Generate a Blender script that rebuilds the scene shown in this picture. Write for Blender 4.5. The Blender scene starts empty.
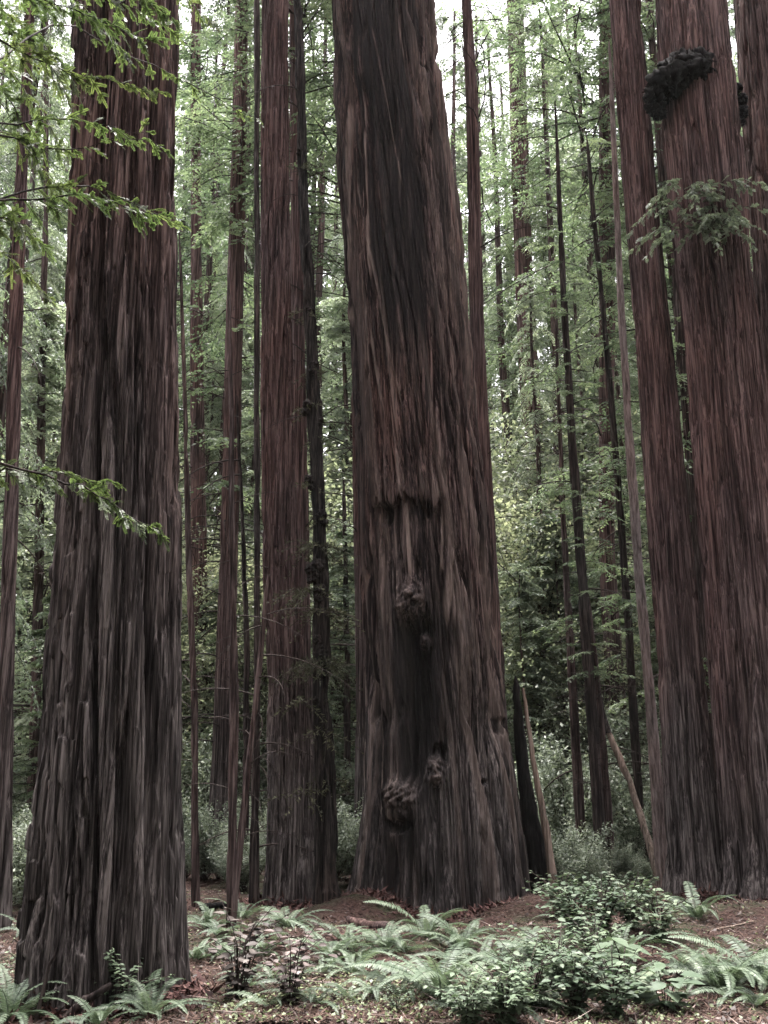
import bpy, math, random
import numpy as np
from mathutils import Vector, Matrix

C = bpy.context.scene.collection
SC = bpy.context.scene
PI = math.pi
# ------------------------------------------------------------------ camera maths
F, PITCH, CAMH = 1000.0, math.radians(15.0), 1.66
CP, SP = math.cos(PITCH), math.sin(PITCH)

def ray(v):
    yu = (512.0 - v) / F
    return CP - SP * yu, SP + CP * yu            # forward, up per unit of camera depth

def at(u, v, Y):
    """world point seen at pixel (u, v) at the distance Y in front of the camera"""
    fw, up = ray(v)
    t = Y / fw
    return Vector((t * (u - 384.0) / F, Y, CAMH + t * up))

def depth_scale(v, Y):
    return Y / ray(v)[0] / F                     # metres per pixel

# ------------------------------------------------------------------ noise
_rs = np.random.RandomState(7)
_PERM = np.concatenate([_rs.permutation(512)] * 3).astype(np.int32)
_VAL = _rs.uniform(-1, 1, 512).astype(np.float32)

def noise(x, y, z=0.0, seed=0):
    x, y, z = np.broadcast_arrays(np.asarray(x, np.float32) + seed * 17.13, np.asarray(y, np.float32) + seed * 5.77, np.asarray(z, np.float32) + seed * 9.31)
    xi = np.floor(x); yi = np.floor(y); zi = np.floor(z)
    fx, fy, fz = x - xi, y - yi, z - zi
    fx = fx * fx * (3 - 2 * fx); fy = fy * fy * (3 - 2 * fy); fz = fz * fz * (3 - 2 * fz)
    xi = xi.astype(np.int32) & 511; yi = yi.astype(np.int32) & 511; zi = zi.astype(np.int32) & 511
    x1 = (xi + 1) & 511; y1 = (yi + 1) & 511; z1 = (zi + 1) & 511
    def h(a, b, c): return _VAL[_PERM[_PERM[_PERM[a] + b] + c]]
    c00 = h(xi, yi, zi) * (1 - fx) + h(x1, yi, zi) * fx
    c10 = h(xi, y1, zi) * (1 - fx) + h(x1, y1, zi) * fx
    c01 = h(xi, yi, z1) * (1 - fx) + h(x1, yi, z1) * fx
    c11 = h(xi, y1, z1) * (1 - fx) + h(x1, y1, z1) * fx
    a = c00 * (1 - fy) + c10 * fy
    b = c01 * (1 - fy) + c11 * fy
    return a * (1 - fz) + b * fz

def sstep(a, b, x):
    t = np.clip((x - a) / (b - a), 0, 1)
    return t * t * (3 - 2 * t)

# ------------------------------------------------------------------ ground form
MOUNDS = []        # (x, y, radius, height), filled from pixels below
def flat(u, v):
    fw, up = ray(v)
    t = CAMH / -up
    return t * (u - 384.0) / F, t * fw
for u, v, r, h in ((537, 918, 1.0, .30), (350, 915, .85, .30), (440, 922, 1.8, -.07), (100, 1003, 1.3, -.09), (290, 912, 1.0, -.05), (745, 925, 1.5, .2), (610, 960, 2.2, .12), (300, 945, 1.6, .1)):
    x, y = flat(u, v); MOUNDS.append((x, y, r, h))

def ground_h(x, y):
    x = np.asarray(x, np.float32); y = np.asarray(y, np.float32)
    h = .10 * noise(x * .35, y * .35, 3.3) + .045 * noise(x * 1.3, y * 1.3, 7.1) + .35 * noise(x * .06, y * .06, 1.0) * sstep(16, 45, y) + 26 * sstep(26, 150, y) ** 1.2
    for mx, my, r, a in MOUNDS:
        h = h + a * np.exp(-((x - mx) ** 2 + (y - my) ** 2) / (r * r * .5))
    return h

def on_ground(u, v):
    x, y = flat(u, v)
    for _ in range(3):                            # step to the true height
        fw, up = ray(v)
        h = float(ground_h(x, y))
        t = (CAMH - h) / -up
        x, y = t * (u - 384.0) / F, t * fw
    return Vector((x, y, float(ground_h(x, y))))

# ------------------------------------------------------------------ objects
def link(o): C.objects.link(o); return o

def thing(name, label, cat, loc=(0, 0, 0), rotz=0, group=None, kind=None):
    o = bpy.data.objects.new(name, None); link(o)
    o.empty_display_size = .2
    o.location = loc; o.rotation_euler = (0, 0, rotz)
    o['label'] = label; o['category'] = cat
    if group: o['group'] = group
    return o

def raw_mesh(name, V, Q, mats, mat_idx=None, attrs=None, smooth=True):
    V = np.asarray(V, np.float32); Q = np.asarray(Q, np.int32)
    me = bpy.data.meshes.new(name)
    n = Q.shape[1]
    me.vertices.add(len(V)); me.vertices.foreach_set('co', V.ravel())
    me.loops.add(Q.size); me.loops.foreach_set('vertex_index', Q.ravel())
    me.polygons.add(len(Q)); me.polygons.foreach_set('loop_start', np.arange(0, Q.size, n, dtype=np.int32))
    if smooth: me.polygons.foreach_set('use_smooth', np.ones(len(Q), bool))
    for m in (mats if isinstance(mats, (list, tuple)) else [mats]): me.materials.append(m)
    if mat_idx is not None: me.polygons.foreach_set('material_index', np.asarray(mat_idx, np.int32))
    for k, a in (attrs or {}).items():
        at_ = me.attributes.new(k, 'FLOAT', 'POINT'); at_.data.foreach_set('value', np.asarray(a, np.float32).ravel())
    me.update(); me.validate()
    return me

def mesh_obj(name, me, parent=None, loc=None):
    o = bpy.data.objects.new(name, me); link(o)
    if parent: o.parent = parent
    if loc is not None: o.location = loc
    return o

class Geo:
    """collects quads; each call adds vertices, quads, a material index and a tint per vertex"""
    def __init__(s): s.V, s.Q, s.M, s.T, s.n = [], [], [], [], 0
    def add(s, V, Q, m=0, tint=None):
        V = np.asarray(V, np.float32).reshape(-1, 3); Q = np.asarray(Q, np.int32).reshape(-1, 4)
        s.V.append(V); s.Q.append(Q + s.n); s.M.append(np.full(len(Q), m, np.int32))
        s.T.append(np.full(len(V), .5, np.float32) if tint is None else np.broadcast_to(np.asarray(tint, np.float32), (len(V),)))
        s.n += len(V)
    def leaves(s, P, D, S, L, W, m=0, tint=None, mid=.42, cup=0.0):
        """diamond leaves: base P, axis D, side S, length L, width W"""
        N = len(P); L = np.broadcast_to(L, (N,))[:, None]; W = np.broadcast_to(W, (N,))[:, None]
        up = np.cross(D, S) * cup * W
        V = np.stack([P, P + D * L * mid + S * W * .5 + up, P + D * L, P + D * L * mid - S * W * .5 + up], 1).reshape(-1, 3)
        Q = np.arange(4 * N).reshape(N, 4)
        s.add(V, Q, m, None if tint is None else np.repeat(np.broadcast_to(tint, (N,)), 4))
    def ovate(s, P, D, S, L, W, m=0, tint=None, bend=.15, fold=.2):
        """broad pointed leaves of two folded halves (6 quads' worth of outline in 2 strips)"""
        N = len(P); L = np.broadcast_to(L, (N,))[:, None]; W = np.broadcast_to(W, (N,))[:, None]
        U = np.cross(S, D)
        rows = []
        for t, w in ((0, .02), (.25, .42), (.55, .5), (.82, .27), (1., .015)):
            c = P + D * L * t - U * L * bend * t * t
            rows += [c + S * W * w + U * W * fold * w, c, c - S * W * w + U * W * fold * w]
        V = np.stack(rows, 1).reshape(-1, 3)
        q = []
        for r in range(4):
            a = r * 3
            q += [[a, a + 1, a + 4, a + 3], [a + 1, a + 2, a + 5, a + 4]]
        Q = (np.arange(N)[:, None, None] * 15 + np.array(q)[None]).reshape(-1, 4)
        s.add(V, Q, m, None if tint is None else np.repeat(np.broadcast_to(tint, (N,)), 15))
    def tube(s, pts, radii, m=0, n=6, tint=None):
        pts = [Vector(p) for p in pts]; V = []
        ref = Vector((.13, .31, .94))
        for i, p in enumerate(pts):
            d = (pts[min(i + 1, len(pts) - 1)] - pts[max(i - 1, 0)])
            d = d.normalized() if d.length > 1e-9 else Vector((0, 0, 1))
            if abs(d.dot(ref)) > .95: ref = Vector((.9, .3, .1))
            a = d.cross(ref).normalized(); b = d.cross(a)
            for k in range(n):
                th = 2 * PI * k / n
                V.append(p + (a * math.cos(th) + b * math.sin(th)) * radii[i])
        Q = []
        for i in range(len(pts) - 1):
            for k in range(n):
                k2 = (k + 1) % n
                Q.append((i * n + k, i * n + k2, (i + 1) * n + k2, (i + 1) * n + k))
        s.add([tuple(v) for v in V], Q, m, tint)
    def mesh(s, name, mats, smooth=True):
        return raw_mesh(name, np.concatenate(s.V), np.concatenate(s.Q), mats, np.concatenate(s.M), {'tint': np.concatenate(s.T)}, smooth)

def unit(a): return a / np.maximum(np.linalg.norm(a, axis=-1, keepdims=True), 1e-9)

# ------------------------------------------------------------------ materials
def new_mat(name):
    m = bpy.data.materials.new(name); m.use_nodes = True
    nt = m.node_tree; nt.nodes.clear()
    out = nt.nodes.new('ShaderNodeOutputMaterial')
    return m, nt, out

def ramp(nt, fac, stops):
    r = nt.nodes.new('ShaderNodeValToRGB')
    el = r.color_ramp.elements
    while len(el) < len(stops): el.new(.5)
    for e, (p, c) in zip(el, stops): e.position = p; e.color = (*c, 1)
    nt.links.new(fac, r.inputs[0]); return r.outputs[0]

def noise_node(nt, vec, scale, detail=3, rough=.55, dist=0):
    n = nt.nodes.new('ShaderNodeTexNoise'); n.inputs['Scale'].default_value = scale
    n.inputs['Detail'].default_value = detail; n.inputs['Roughness'].default_value = rough; n.inputs['Distortion'].default_value = dist
    nt.links.new(vec, n.inputs['Vector']); return n.outputs['Fac']

def mapped(nt, sc):
    tc = nt.nodes.new('ShaderNodeTexCoord'); mp = nt.nodes.new('ShaderNodeMapping')
    mp.inputs['Scale'].default_value = sc; nt.links.new(tc.outputs['Object'], mp.inputs['Vector'])
    return mp.outputs['Vector']

def mix(nt, fac, a, b, mode='MIX'):
    n = nt.nodes.new('ShaderNodeMix'); n.data_type = 'RGBA'; n.blend_type = mode
    for sock, val in ((n.inputs['Factor'], fac), (n.inputs[6], a), (n.inputs[7], b)):
        if isinstance(val, (int, float)): sock.default_value = val
        elif isinstance(val, tuple): sock.default_value = (*val, 1)
        else: nt.links.new(val, sock)
    return n.outputs[2]

def attr(nt, name):
    a = nt.nodes.new('ShaderNodeAttribute'); a.attribute_name = name; return a.outputs['Fac']

def math_node(nt, op, a, b=0.0, clamp=False):
    n = nt.nodes.new('ShaderNodeMath'); n.operation = op; n.use_clamp = clamp
    for i, v in enumerate((a, b)):
        if isinstance(v, (int, float)): n.inputs[i].default_value = v
        else: nt.links.new(v, n.inputs[i])
    return n.outputs[0]

def bark_mat(name, dark, mid, pale, char_shade=False, grey=None, zs=.06, fine=1.0, bump=.5, grey_top=6.0, lichen=None):
    m, nt, out = new_mat(name)
    v1 = mapped(nt, (1, 1, zs * .5)); v2 = mapped(nt, (1, 1, zs * .35)); v3 = mapped(nt, (1, 1, .22))
    a = noise_node(nt, v1, 21 * fine, 5, .68, .15)
    b = noise_node(nt, v2, 40 * fine, 4, .72)
    c = noise_node(nt, v3, 2.3, 4, .6)
    f = math_node(nt, 'ADD', math_node(nt, 'MULTIPLY', a, .5), math_node(nt, 'MULTIPLY', b, .5))
    f = math_node(nt, 'ADD', f, math_node(nt, 'MULTIPLY', math_node(nt, 'SUBTRACT', c, .5), .22))
    col = ramp(nt, f, [(.395, dark), (.495, mid), (.60, pale)])
    c2 = noise_node(nt, mapped(nt, (1, 1, .3)), .9, 4, .6)
    col = mix(nt, ramp(nt, c2, [(.40, (0, 0, 0)), (.62, (1, 1, 1))]), col, mix(nt, .7, col, (1.15, .92, .82), 'MULTIPLY'))
    if grey:
        gm = attr(nt, 'grey')
        gcol = ramp(nt, f, [(.395, grey[0]), (.495, grey[1]), (.60, grey[2])])
        col = mix(nt, gm, col, gcol)
    if char_shade:
        col = mix(nt, attr(nt, 'tan'), col, mix(nt, f, (.070, .050, .043), (.31, .235, .205)))
        col = mix(nt, attr(nt, 'char_shade'), col, mix(nt, f, (.003, .0026, .0028), (.018, .015, .015)))
    bs = nt.nodes.new('ShaderNodeBsdfPrincipled')
    nt.links.new(col, bs.inputs['Base Color'])
    bs.inputs['Roughness'].default_value = .82
    bs.inputs['Specular IOR Level'].default_value = .06
    bp = nt.nodes.new('ShaderNodeBump'); bp.inputs['Strength'].default_value = bump; bp.inputs['Distance'].default_value = .02
    hgt = math_node(nt, 'ADD', a, math_node(nt, 'MULTIPLY', b, .6))
    nt.links.new(hgt, bp.inputs['Height']); nt.links.new(bp.outputs[0], bs.inputs['Normal'])
    nt.links.new(bs.outputs[0], out.inputs[0])
    return m

def leaf_mat(name, c0, c1, c2, rough=.5, spec=.35, trans=.25, vary=.25, flip=None):
    m, nt, out = new_mat(name)
    col = ramp(nt, attr(nt, 'tint'), [(0., c0), (.5, c1), (1., c2)])
    oi = nt.nodes.new('ShaderNodeObjectInfo')
    hs = nt.nodes.new('ShaderNodeHueSaturation')
    nt.links.new(col, hs.inputs['Color'])
    rnd = oi.outputs['Random']
    nt.links.new(math_node(nt, 'ADD', math_node(nt, 'MULTIPLY', rnd, vary * 2), 1 - vary), hs.inputs['Value'])
    nt.links.new(math_node(nt, 'ADD', math_node(nt, 'MULTIPLY', rnd, -.03), .515), hs.inputs['Hue'])
    col = hs.outputs[0]
    bs = nt.nodes.new('ShaderNodeBsdfPrincipled')
    nt.links.new(col, bs.inputs['Base Color'])
    bs.inputs['Roughness'].default_value = rough; bs.inputs['Specular IOR Level'].default_value = spec
    tr = nt.nodes.new('ShaderNodeBsdfTranslucent')
    nt.links.new(mix(nt, 1.0, col, (1.5, 1.55, 1.28), 'MULTIPLY'), tr.inputs['Color'])
    ms = nt.nodes.new('ShaderNodeMixShader'); ms.inputs[0].default_value = trans
    nt.links.new(bs.outputs[0], ms.inputs[1]); nt.links.new(tr.outputs[0], ms.inputs[2])
    nt.links.new(ms.outputs[0], out.inputs[0])
    return m

GREY = ((.006, .005, .0048), (.040, .0355, .0345), (.135, .122, .117))
M_BIG = bark_mat('redwood_bark', (.006, .0042, .0042), (.034, .0225, .0215), (.14, .10, .093), grey=GREY)
M_MAIN = bark_mat('old_redwood_bark', (.0035, .0025, .0026), (.023, .0145, .0142), (.125, .086, .079), char_shade=True, grey=GREY)
M_RED = bark_mat('red_bark', (.008, .005, .005), (.042, .0262, .0255), (.125, .085, .081), grey=GREY)
M_THIN = bark_mat('thin_bark', (.009, .0065, .0065), (.038, .027, .026), (.11, .085, .082), zs=.12)
M_DARKB = bark_mat('dark_bark', (.006, .005, .005), (.02, .016, .0155), (.06, .05, .047), zs=.15)
M_PALEB = bark_mat('pale_bark', (.05, .04, .038), (.13, .105, .10), (.24, .20, .195), zs=.25)
M_DEAD = bark_mat('dead_wood', (.045, .036, .030), (.13, .102, .084), (.23, .185, .16), zs=.1)
M_BLACKB = bark_mat('mossy_dark_bark', (.003, .0028, .0025), (.011, .0095, .009), (.04, .034, .032), zs=.2)
M_CHAR = bark_mat('charred_wood', (.002, .002, .002), (.0055, .005, .005), (.016, .0145, .0145), zs=.2)
M_TWIG = bark_mat('twig_bark', (.008, .007, .0065), (.024, .0195, .018), (.055, .047, .044), zs=.5)

M_CONIF = leaf_mat('conifer_leaf', (.040, .058, .034), (.094, .124, .072), (.17, .21, .12), trans=.42)
M_CONIF2 = leaf_mat('grey_conifer_leaf', (.054, .072, .050), (.116, .142, .100), (.20, .23, .165), trans=.42)
M_BROAD = leaf_mat('broad_leaf', (.07, .082, .054), (.130, .148, .098), (.215, .225, .15), trans=.42)
M_NEAR = leaf_mat('near_redwood_leaf', (.026, .038, .015), (.056, .078, .026), (.105, .135, .045), trans=.42, vary=.1)
M_SHRUB = leaf_mat('understory_leaf', (.055, .070, .050), (.125, .150, .108), (.23, .25, .195), trans=.3)
M_FERN = leaf_mat('fern_leaf', (.031, .046, .027), (.062, .087, .053), (.112, .138, .095), rough=.55, spec=.3, trans=.25)
M_SALAL = leaf_mat('salal_leaf', (.026, .043, .024), (.054, .078, .046), (.105, .13, .085), rough=.58, spec=.25, trans=.2)
M_BROWNLEAF = leaf_mat('withered_leaf', (.018, .013, .012), (.048, .036, .033), (.14, .115, .105), rough=.6, spec=.2, trans=.05)
M_LITTER = leaf_mat('litter', (.014, .0072, .0066), (.046, .0225, .019), (.10, .060, .049), rough=.8, spec=.15, trans=.0)
M_TWIGLIT = leaf_mat('dead_twig', (.018, .014, .012), (.05, .038, .033), (.15, .12, .105), rough=.8, spec=.1, trans=0.)
M_SORREL = leaf_mat('sorrel_leaf', (.026, .036, .016), (.062, .080, .036), (.125, .145, .08), trans=.2)
M_MOSS = leaf_mat('moss_tuft', (.02, .022, .014), (.045, .048, .028), (.085, .085, .05), trans=.1, rough=.8, spec=.1)

# ------------------------------------------------------------------ world, sun, camera
w = bpy.data.worlds.new('World'); SC.world = w; w.use_nodes = True
nt = w.node_tree; nt.nodes.clear()
sky = nt.nodes.new('ShaderNodeTexSky'); sky.sky_type = 'NISHITA'; sky.sun_disc = False
SUN_EL, SUN_AZ = math.radians(79), math.radians(-15)
sky.sun_elevation = SUN_EL; sky.sun_rotation = SUN_AZ
sky.dust_density = 4.0; sky.air_density = 1.2
hs = nt.nodes.new('ShaderNodeHueSaturation'); hs.inputs['Saturation'].default_value = .12
tint = mix(nt, 1.0, hs.outputs[0], (1.0, .955, .985), 'MULTIPLY')
nt.links.new(sky.outputs[0], hs.inputs['Color'])
bg = nt.nodes.new('ShaderNodeBackground'); bg.inputs['Strength'].default_value = .055
nt.links.new(tint, bg.inputs['Color'])
wo = nt.nodes.new('ShaderNodeOutputWorld'); nt.links.new(bg.outputs[0], wo.inputs['Surface'])

sl = bpy.data.lights.new('sun', 'SUN'); sl.energy = 1.5; sl.angle = math.radians(22); sl.color = (1, .97, .93)
so = link(bpy.data.objects.new('sun', sl))
sd = Vector((math.sin(SUN_AZ) * math.cos(SUN_EL), math.cos(SUN_AZ) * math.cos(SUN_EL), math.sin(SUN_EL)))
so.rotation_euler = sd.to_track_quat('Z', 'Y').to_euler(); so.location = (0, 0, 60)

cam = bpy.data.cameras.new('camera'); co = link(bpy.data.objects.new('camera', cam))
cam.sensor_fit = 'VERTICAL'; cam.sensor_height = 36; cam.sensor_width = 27; cam.lens = F / 1024 * 36
cam.clip_end = 2000; cam.clip_start = .05
co.location = (0, 0, CAMH); co.rotation_euler = (math.radians(90) + PITCH, 0, 0)
SC.camera = co
SC.view_settings.view_transform = 'Standard'; SC.view_settings.look = 'None'
SC.view_settings.gamma = 1; SC.view_settings.exposure = 4.22
cy = SC.cycles
cy.use_denoising = True
cy.max_bounces = 6; cy.diffuse_bounces = 3; cy.glossy_bounces = 2; cy.transmission_bounces = 3; cy.volume_bounces = 1

# ------------------------------------------------------------------ ground
def ground():
    def ax(lo, f0, f1, hi, fine, k):
        a = list(np.arange(f0, f1, fine)); s = fine; x = f0; L = []
        while x > lo: s *= k; x -= s; L.append(x)
        s = fine; x = a[-1]; R = []
        while x < hi: s *= k; x += s; R.append(x)
        return np.array(L[::-1] + a + R)
    xs = ax(-260, -6.5, 6.5, 260, .035, 1.12); ys = ax(-30, 7.2, 18, 400, .04, 1.1)
    X, Y = np.meshgrid(xs, ys)
    near = sstep(30, 16, Y)
    Z = ground_h(X, Y) + near * (.022 * noise(X * 6, Y * 6, 2.) + .014 * noise(X * 17, Y * 17, 4.) )
    n, k = len(ys), len(xs)
    V = np.stack([X, Y, Z], -1).reshape(-1, 3)
    i = np.arange(n * k).reshape(n, k)
    Q = np.stack([i[:-1, :-1], i[:-1, 1:], i[1:, 1:], i[1:, :-1]], -1).reshape(-1, 4)
    m, nt, out = new_mat('forest_floor')
    v = mapped(nt, (1, 1, 1))
    a = noise_node(nt, v, 26, 5, .7); b = noise_node(nt, v, .75, 3, .6); c = noise_node(nt, v, 70, 3, .7)
    lit = ramp(nt, a, [(.34, (.006, .0045, .004)), (.5, (.032, .0155, .0125)), (.66, (.075, .045, .037))])
    grn = ramp(nt, c, [(.35, (.008, .0085, .005)), (.52, (.026, .028, .014)), (.68, (.06, .062, .032))])
    msk = ramp(nt, math_node(nt, 'ADD', b, math_node(nt, 'MULTIPLY', math_node(nt, 'SUBTRACT', a, .5), .35)), [(.47, (0, 0, 0)), (.55, (1, 1, 1))])
    col = mix(nt, msk, lit, grn)
    bs = nt.nodes.new('ShaderNodeBsdfPrincipled'); bs.inputs['Roughness'].default_value = .9; bs.inputs['Specular IOR Level'].default_value = .15
    nt.links.new(col, bs.inputs['Base Color'])
    bp = nt.nodes.new('ShaderNodeBump'); bp.inputs['Strength'].default_value = .8; bp.inputs['Distance'].default_value = .04
    nt.links.new(math_node(nt, 'ADD', a, c), bp.inputs['Height']); nt.links.new(bp.outputs[0], bs.inputs['Normal'])
    nt.links.new(bs.outputs[0], out.inputs[0])
    o = mesh_obj('ground', raw_mesh('ground', V, Q, m)); o['kind'] = 'structure'
ground()

# ------------------------------------------------------------------ trunks
def trunk(prof, Y, nA, step, mats, parent_loc, amp=1.0, seed=1, ztop=None, feature=None, grey_z=(1.5, 5.0), flute=.0, twist=0.0, foot=.35, dep=(.055, .03, .012), scales=(.34, .11, .045), zstretch=(14, 16, 20), front=True, plates=.45):
    """prof: (v, left, right) silhouette in pixels at the distance Y.  Returns a mesh in coordinates local to parent_loc."""
    prof = sorted(prof, key=lambda p: -p[0])                       # from the foot upwards
    pv = np.array([p[0] for p in prof], float); pl = np.array([p[1] for p in prof], float); pr = np.array([p[2] for p in prof], float)
    tip = pr[-1] - pl[-1] <= 4.6 and pv[-1] > 0                    # a stem that ends inside the picture
    vs = np.arange(pv[0], pv[-1] if tip else -40, -step)
    L = np.interp(-vs, -pv, pl); R = np.interp(-vs, -pv, pr)
    k = np.ones(9) / 9                                             # soften the corners of the profile
    pad = lambda a: np.convolve(np.concatenate([2 * a[0] - a[4:0:-1], a, 2 * a[-1] - a[-2:-6:-1]]), k, 'valid')
    L, R = pad(L), pad(R)
    fw = CP - SP * (512 - vs) / F; up = SP + CP * (512 - vs) / F
    t = Y / fw
    xc = t * ((L + R) / 2 - 384) / F; rr = t * (R - L) / 2 / F; zz = CAMH + t * up
    # above the frame: carry on tapering; below: into the soil
    zt = zz[-1] + .5 if tip else (ztop or zz[-1] * 1.8)
    sx = (xc[-1] - xc[len(xc) // 2]) / (zz[-1] - zz[len(xc) // 2])
    ze = np.linspace(zz[-1], zt, 26)[1:]
    xe = xc[-1] + sx * (ze - zz[-1]); re = np.interp(ze, [zz[-1], zt], [rr[-1], rr[-1] * .35])
    gx = float(ground_h(xc[0], Y))
    zb = np.array([min(zz[0], gx) - .35]); 
    z = np.concatenate([zb, zz, ze]); xc = np.concatenate([[xc[0]], xc, xe]); r = np.concatenate([[rr[0] * 1.06], rr, re])
    V_ = np.concatenate([[vs[0] + 20], vs, np.full(len(ze), -999.)])
    if front:                                                      # finer mesh on the camera's side
        nf = int(nA * .74)
        ph = np.concatenate([np.linspace(-1.85, 1.85, nf, endpoint=False), np.linspace(1.85, 2 * PI - 1.85, nA - nf, endpoint=False)])
    else: ph = np.linspace(-PI, PI, nA, endpoint=False)
    PH, ZZ = np.meshgrid(ph, z); RR = r[:, None] * np.ones_like(PH)
    # bark: ridges broken by long, interlacing furrows
    tw = PH + twist * ZZ
    base_r = float(np.median(r[: max(4, int(len(vs) * .9))]))
    cx, sy = np.sin(tw) * base_r, np.cos(tw) * base_r
    wob = .04 * noise(cx * 2.5, sy * 2.5, ZZ * .35, seed + 3)
    cx = cx + wob; sy = sy + wob
    D = np.zeros_like(PH)
    for i, (d, s, zs) in enumerate(zip(dep, scales, zstretch)):
        n1 = noise(cx / s, sy / s, ZZ / (s * zs), seed + 11 * i)
        n2 = noise(cx / (s * .5), sy / (s * .5), ZZ / (s * zs * .6), seed + 11 * i + 5)
        fur = 1 - sstep(0, .24, np.abs(n1 + .30 * n2))             # 1 in the furrow
        D -= d * 1.35 * fur ** 1.3
        D += d * .35 * n2
    # ragged plates that end across the grain
    pl_n = noise(cx / (scales[1] * .9), sy / (scales[1] * .9), ZZ / .45, seed + 40)
    D += dep[1] * plates * sstep(.02, .10, pl_n)
    if flute:
        lob = noise(np.sin(PH) * 1.9, np.cos(PH) * 1.9, ZZ * .09, seed + 60)
        D -= flute * sstep(.12, -.25, np.abs(lob) - .12) * 1.0
    D *= amp
    U = (np.concatenate([[L[0]], L, np.full(len(ze), L[-1])])[:, None]) * (0.5 - .5 * np.sin(PH)) + (np.concatenate([[R[0]], R, np.full(len(ze), R[-1])])[:, None]) * (.5 + .5 * np.sin(PH))
    VV = V_[:, None] * np.ones_like(PH)
    facing = np.cos(PH)
    grey = .85 * sstep(grey_z[1] + 1.6, grey_z[0] - .6, ZZ + 1.2 * noise(cx * 2.2, sy * 2.2, ZZ * .35, seed + 80))
    A = {'grey': grey, 'char_shade': np.zeros_like(PH), 'tan': np.zeros_like(PH)}
    if feature: D, A = feature(D, A, U, VV, facing, PH, ZZ, cx, sy)
    # root swelling that follows lobes
    ft = np.exp(-np.maximum(ZZ - gx, 0) / .45)
    D += foot * .35 * ft * noise(np.sin(PH) * 2.2, np.cos(PH) * 2.2, 0, seed + 90) * min(1, base_r * 1.2)
    rad = RR + D * min(1.0, 1.0)
    X = xc[:, None] + rad * np.sin(PH); Yv = Y - rad * np.cos(PH)
    P = np.stack([X - parent_loc[0], Yv - parent_loc[1], ZZ - parent_loc[2]], -1).reshape(-1, 3)
    n, kk = PH.shape
    i = np.arange(n * kk).reshape(n, kk); j = np.roll(i, -1, 1)
    Q = np.stack([i[:-1], j[:-1], j[1:], i[1:]], -1).reshape(-1, 4)
    return raw_mesh('trunk', P, Q, mats, None, {k_: a.ravel() for k_, a in A.items()})

def base_of(prof, Y):
    p = max(prof, key=lambda q: q[0])
    b = at((p[1] + p[2]) / 2, p[0], Y)
    return Vector((b.x, Y, float(ground_h(b.x, Y))))

def depth_at(v): return flat(384, v)[1]

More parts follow.
